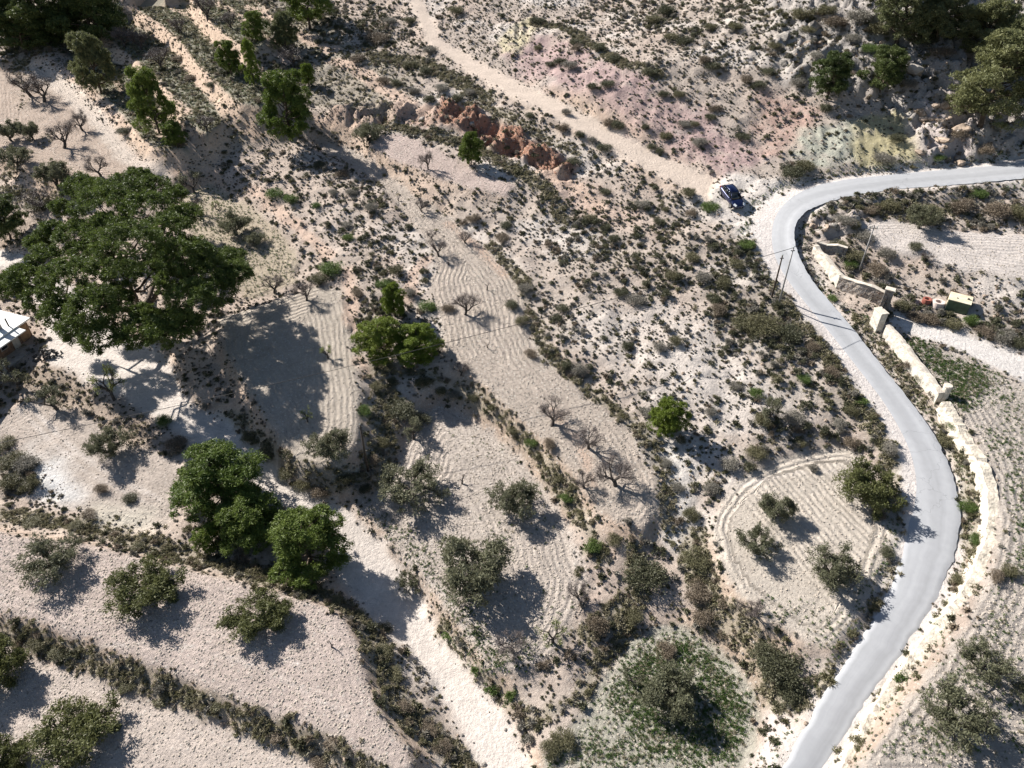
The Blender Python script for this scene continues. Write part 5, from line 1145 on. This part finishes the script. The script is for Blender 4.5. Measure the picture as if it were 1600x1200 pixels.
# ------------------------------------------------------------------ ground cover: what nobody could count
def scatter(name, pts, scl, idx, protos, thin=None):
    """one object: a cloud of points, each carrying a copy of one of the source plants or stones"""
    n = len(pts); me = bpy.data.meshes.new(name); me.vertices.add(n); me.vertices.foreach_set('co', np.asarray(pts, np.float32).ravel())
    add_attr(me, 'scl', 'FLOAT', 'POINT', scl); add_attr(me, 'idx', 'INT', 'POINT', np.asarray(idx, np.int32))
    rot = np.zeros((n, 3)); rot[:, 2] = rng.random(n)*6.28; rot[:, :2] = rng.normal(0, .12, (n, 2)); add_attr(me, 'rot', 'FLOAT_VECTOR', 'POINT', rot)
    o = link(name, me); o['kind'] = 'stuff'
    gt = bpy.data.node_groups.new(name, 'GeometryNodeTree'); gt.interface.new_socket('Geometry', in_out='INPUT', socket_type='NodeSocketGeometry'); gt.interface.new_socket('Geometry', in_out='OUTPUT', socket_type='NodeSocketGeometry')
    nn, ll = gt.nodes, gt.links; gi = nn.new('NodeGroupInput'); go = nn.new('NodeGroupOutput'); jn = nn.new('GeometryNodeJoinGeometry')
    def named(t, a):
        q = nn.new('GeometryNodeInputNamedAttribute'); q.data_type = t; q.inputs['Name'].default_value = a; return q.outputs['Attribute']
    s_, i_, r_ = named('FLOAT', 'scl'), named('INT', 'idx'), named('FLOAT_VECTOR', 'rot')
    for k, p in enumerate(protos):
        oi = nn.new('GeometryNodeObjectInfo'); oi.inputs['Object'].default_value = p; oi.inputs['As Instance'].default_value = True; oi.transform_space = 'ORIGINAL'
        cp = nn.new('FunctionNodeCompare'); cp.data_type = 'INT'; cp.operation = 'EQUAL'; ll.new(i_, cp.inputs[2]); cp.inputs[3].default_value = k
        ip = nn.new('GeometryNodeInstanceOnPoints'); ll.new(gi.outputs[0], ip.inputs['Points']); ll.new(cp.outputs[0], ip.inputs['Selection']); ll.new(oi.outputs['Geometry'], ip.inputs['Instance'])
        ll.new(r_, ip.inputs['Rotation']); ll.new(s_, ip.inputs['Scale']); ll.new(ip.outputs[0], jn.inputs[0])
    ll.new(jn.outputs[0], go.inputs[0])
    md = o.modifiers.new('spread', 'NODES'); md.node_group = gt; return o
def sample(dens):
    """random ground points with so many per square metre"""
    lam = np.clip(dens, 0, None)*H*H; k = rng.poisson(lam); j, i = np.nonzero(k); c = k[j, i]
    j = np.repeat(j, c); i = np.repeat(i, c); x = XS[i]+(rng.random(len(i))-.5)*H; y = YS[j]+(rng.random(len(j))-.5)*H
    # keep what the photograph could plausibly see
    ok = (np.abs(x) < .74*np.hypot(y, 40)+4)
    x, y, j, i = x[ok], y[ok], j[ok], i[ok]
    return np.stack([x, y, zat(x, y)], 1), j, i
def proto(name, me): return bpy.data.objects.new(name, me)
def tuft_mesh(seed, m, n=46, size=.34, h=.5):
    r = np.random.default_rng(seed); V, F, t = leaf_cloud([(0, 0, .16), (.14, .08, .14), (-.12, .1, .13), (.02, -.15, .15)], .26, n//4, size, size*.42, r, .5, .8, .5)
    V[:, 2] = np.maximum(V[:, 2], -.02); return leaf_mesh('tuft', V, F, t, m)
dwarf = [proto('dwarf_shrub', tuft_mesh(300+j, MT['scrub_'+k], 60)) for j, k in enumerate(('dark', 'olive', 'grey', 'brown', 'dark', 'grey'))]
mid_p = [proto('low_shrub', random.choice(SH_SMALL[k])) for k in ('dark', 'olive', 'grey', 'brown', 'dark')]
# dwarf scrub: everywhere rough, dense on the banks
pts, j, i = sample(cover*2.6 + .16*rough)
geoz = np.clip(vnoise(pts[:, 0]*.12, pts[:, 1]*.12, 120), 0, 1)
idx = np.where(rng.random(len(pts)) < .15+geoz*.6, rng.choice([2, 3, 5], len(pts)), rng.choice([0, 1, 4], len(pts)))
scatter('dwarf_scrub', pts, .35+.75*rng.random(len(pts))**2, idx, dwarf)
pts, j, i = sample(np.clip(cover-.12, 0, 1.3)*1.0)
geoz = np.clip(vnoise(pts[:, 0]*.12, pts[:, 1]*.12, 120), 0, 1)
idx = np.where(rng.random(len(pts)) < .1+geoz*.6, rng.choice([2, 2, 3], len(pts)), rng.choice([0, 1, 4], len(pts)))
scatter('low_scrub', pts, .65+.95*rng.random(len(pts))**1.6, idx, mid_p)
tz_ = np.max([sstep(-.2, .8, SD[k]) for k in ('terra', 'terrb', 'terrc', 'terrd')], axis=0)*(1-.8*Zbank)
pts, j, i = sample(hedge*1.7)
idx = rng.choice([0, 1, 2, 3], len(pts), p=[.08, .36, .28, .28])
scatter('bank_scrub', pts, .32+.62*rng.random(len(pts))**2.0, idx, mid_p)
pts, j, i = sample(rough*(1-.6*np.maximum.reduce([Zyellow, Zwhite, Zblue, .7*Zmauve]))*np.clip(-.6+5*fbm(GX*.45, GY*.45, 57, 3), 0, 2.6)*1.3 + 1.6*tz_*(1-strip_m))
scatter('tiny_tufts', pts, .16+.26*rng.random(len(pts)), rng.choice([0, 1, 2, 3, 4, 5], len(pts)), dwarf)
# weeds and dry grass
MT['olive_grass'] = leaf('olive grass', (.115, .11, .06), (.20, .185, .10), .3)
wp = [proto('weed', tuft_mesh(320+j, MT[k], 28, .26)) for j, k in enumerate(('weed', 'weed', 'drygrass'))]
pts, j, i = sample(weed*20*(1-strip_m))
scatter('weeds', pts, .17+.30*rng.random(len(pts)), np.where(rng.random(len(pts)) < .75, rng.integers(0, 2, len(pts)), 2), wp)
tz = np.max([sstep(-.2, .8, SD[k]) for k in ('terra', 'terrb', 'terrc', 'terrd')], axis=0)
gz = np.maximum.reduce([1.6*tz, 6*hedge, .7*Zgrey, .5*cover, .4*np.clip(Zlitter, 0, 1)])*(1-strip_m)*(1-.8*Zbank)
pts, j, i = sample(gz*1.6); scatter('dry_grass', pts, .35+.55*rng.random(len(pts)), rng.integers(0, 3, len(pts)), [proto('grass_tuft', tuft_mesh(330+j, MT[k], 30, .32)) for j, k in enumerate(('drygrass', 'olive_grass', 'drygrass'))])
# clods and stones of the ploughed fields, stones of the slopes
ck = [proto('clod', rock_mesh('clod', 400+j, MT['clod'], 1)) for j in range(3)]+[proto('stone', rock_mesh('stone', 410+j, MT['stone'], 1)) for j in range(2)]
fst = np.zeros(GX.shape)
for k, a in {'lowleft': 30, 'bottom': 22, 'mid': 28, 'long': 24, 'green': 12, 'walled': 24, 'round': 12, 'shade': 8, 'upper': 8, 'farleft': 4, 'left': 8, 'topright': 8, 'tawny': 4}.items(): fst = np.maximum(fst, a*sstep(-.5, .5, SD[k]))
pts, j, i = sample(fst); scatter('field_clods', pts, .06+.20*rng.random(len(pts))**2.6, rng.choice(5, len(pts), p=[.28, .28, .24, .1, .1]), ck)
verge = sstep(-1.6, -.5, SDs['road'])*sstep(.2, -.3, SDs['road'])
edges = np.maximum.reduce([sstep(-1.2, -.2, SDs[k])*sstep(.8, .2, SDs[k]) for k in ('track', 'drive', 'lane')])
sst = rough*(.35+.7*fbm(GX*.4, GY*.4, 130, 3)) + 2.2*rockm + 1.5*verge + 1.2*edges
stz = zone([(1490,455),(1530,440),(1600,455),(1600,500),(1560,490)], 1, 1); sst = sst + 9*stz
pts, j, i = sample(sst); scatter('slope_stones', pts, .10+.42*rng.random(len(pts))**3.2, rng.integers(0, 3, len(pts)), [proto('stone', rock_mesh('stone', 420+j, MT['stone'], 1)) for j in range(2)]+[proto('stone', rock_mesh('stone', 430, MT['stone_warm'], 1))])
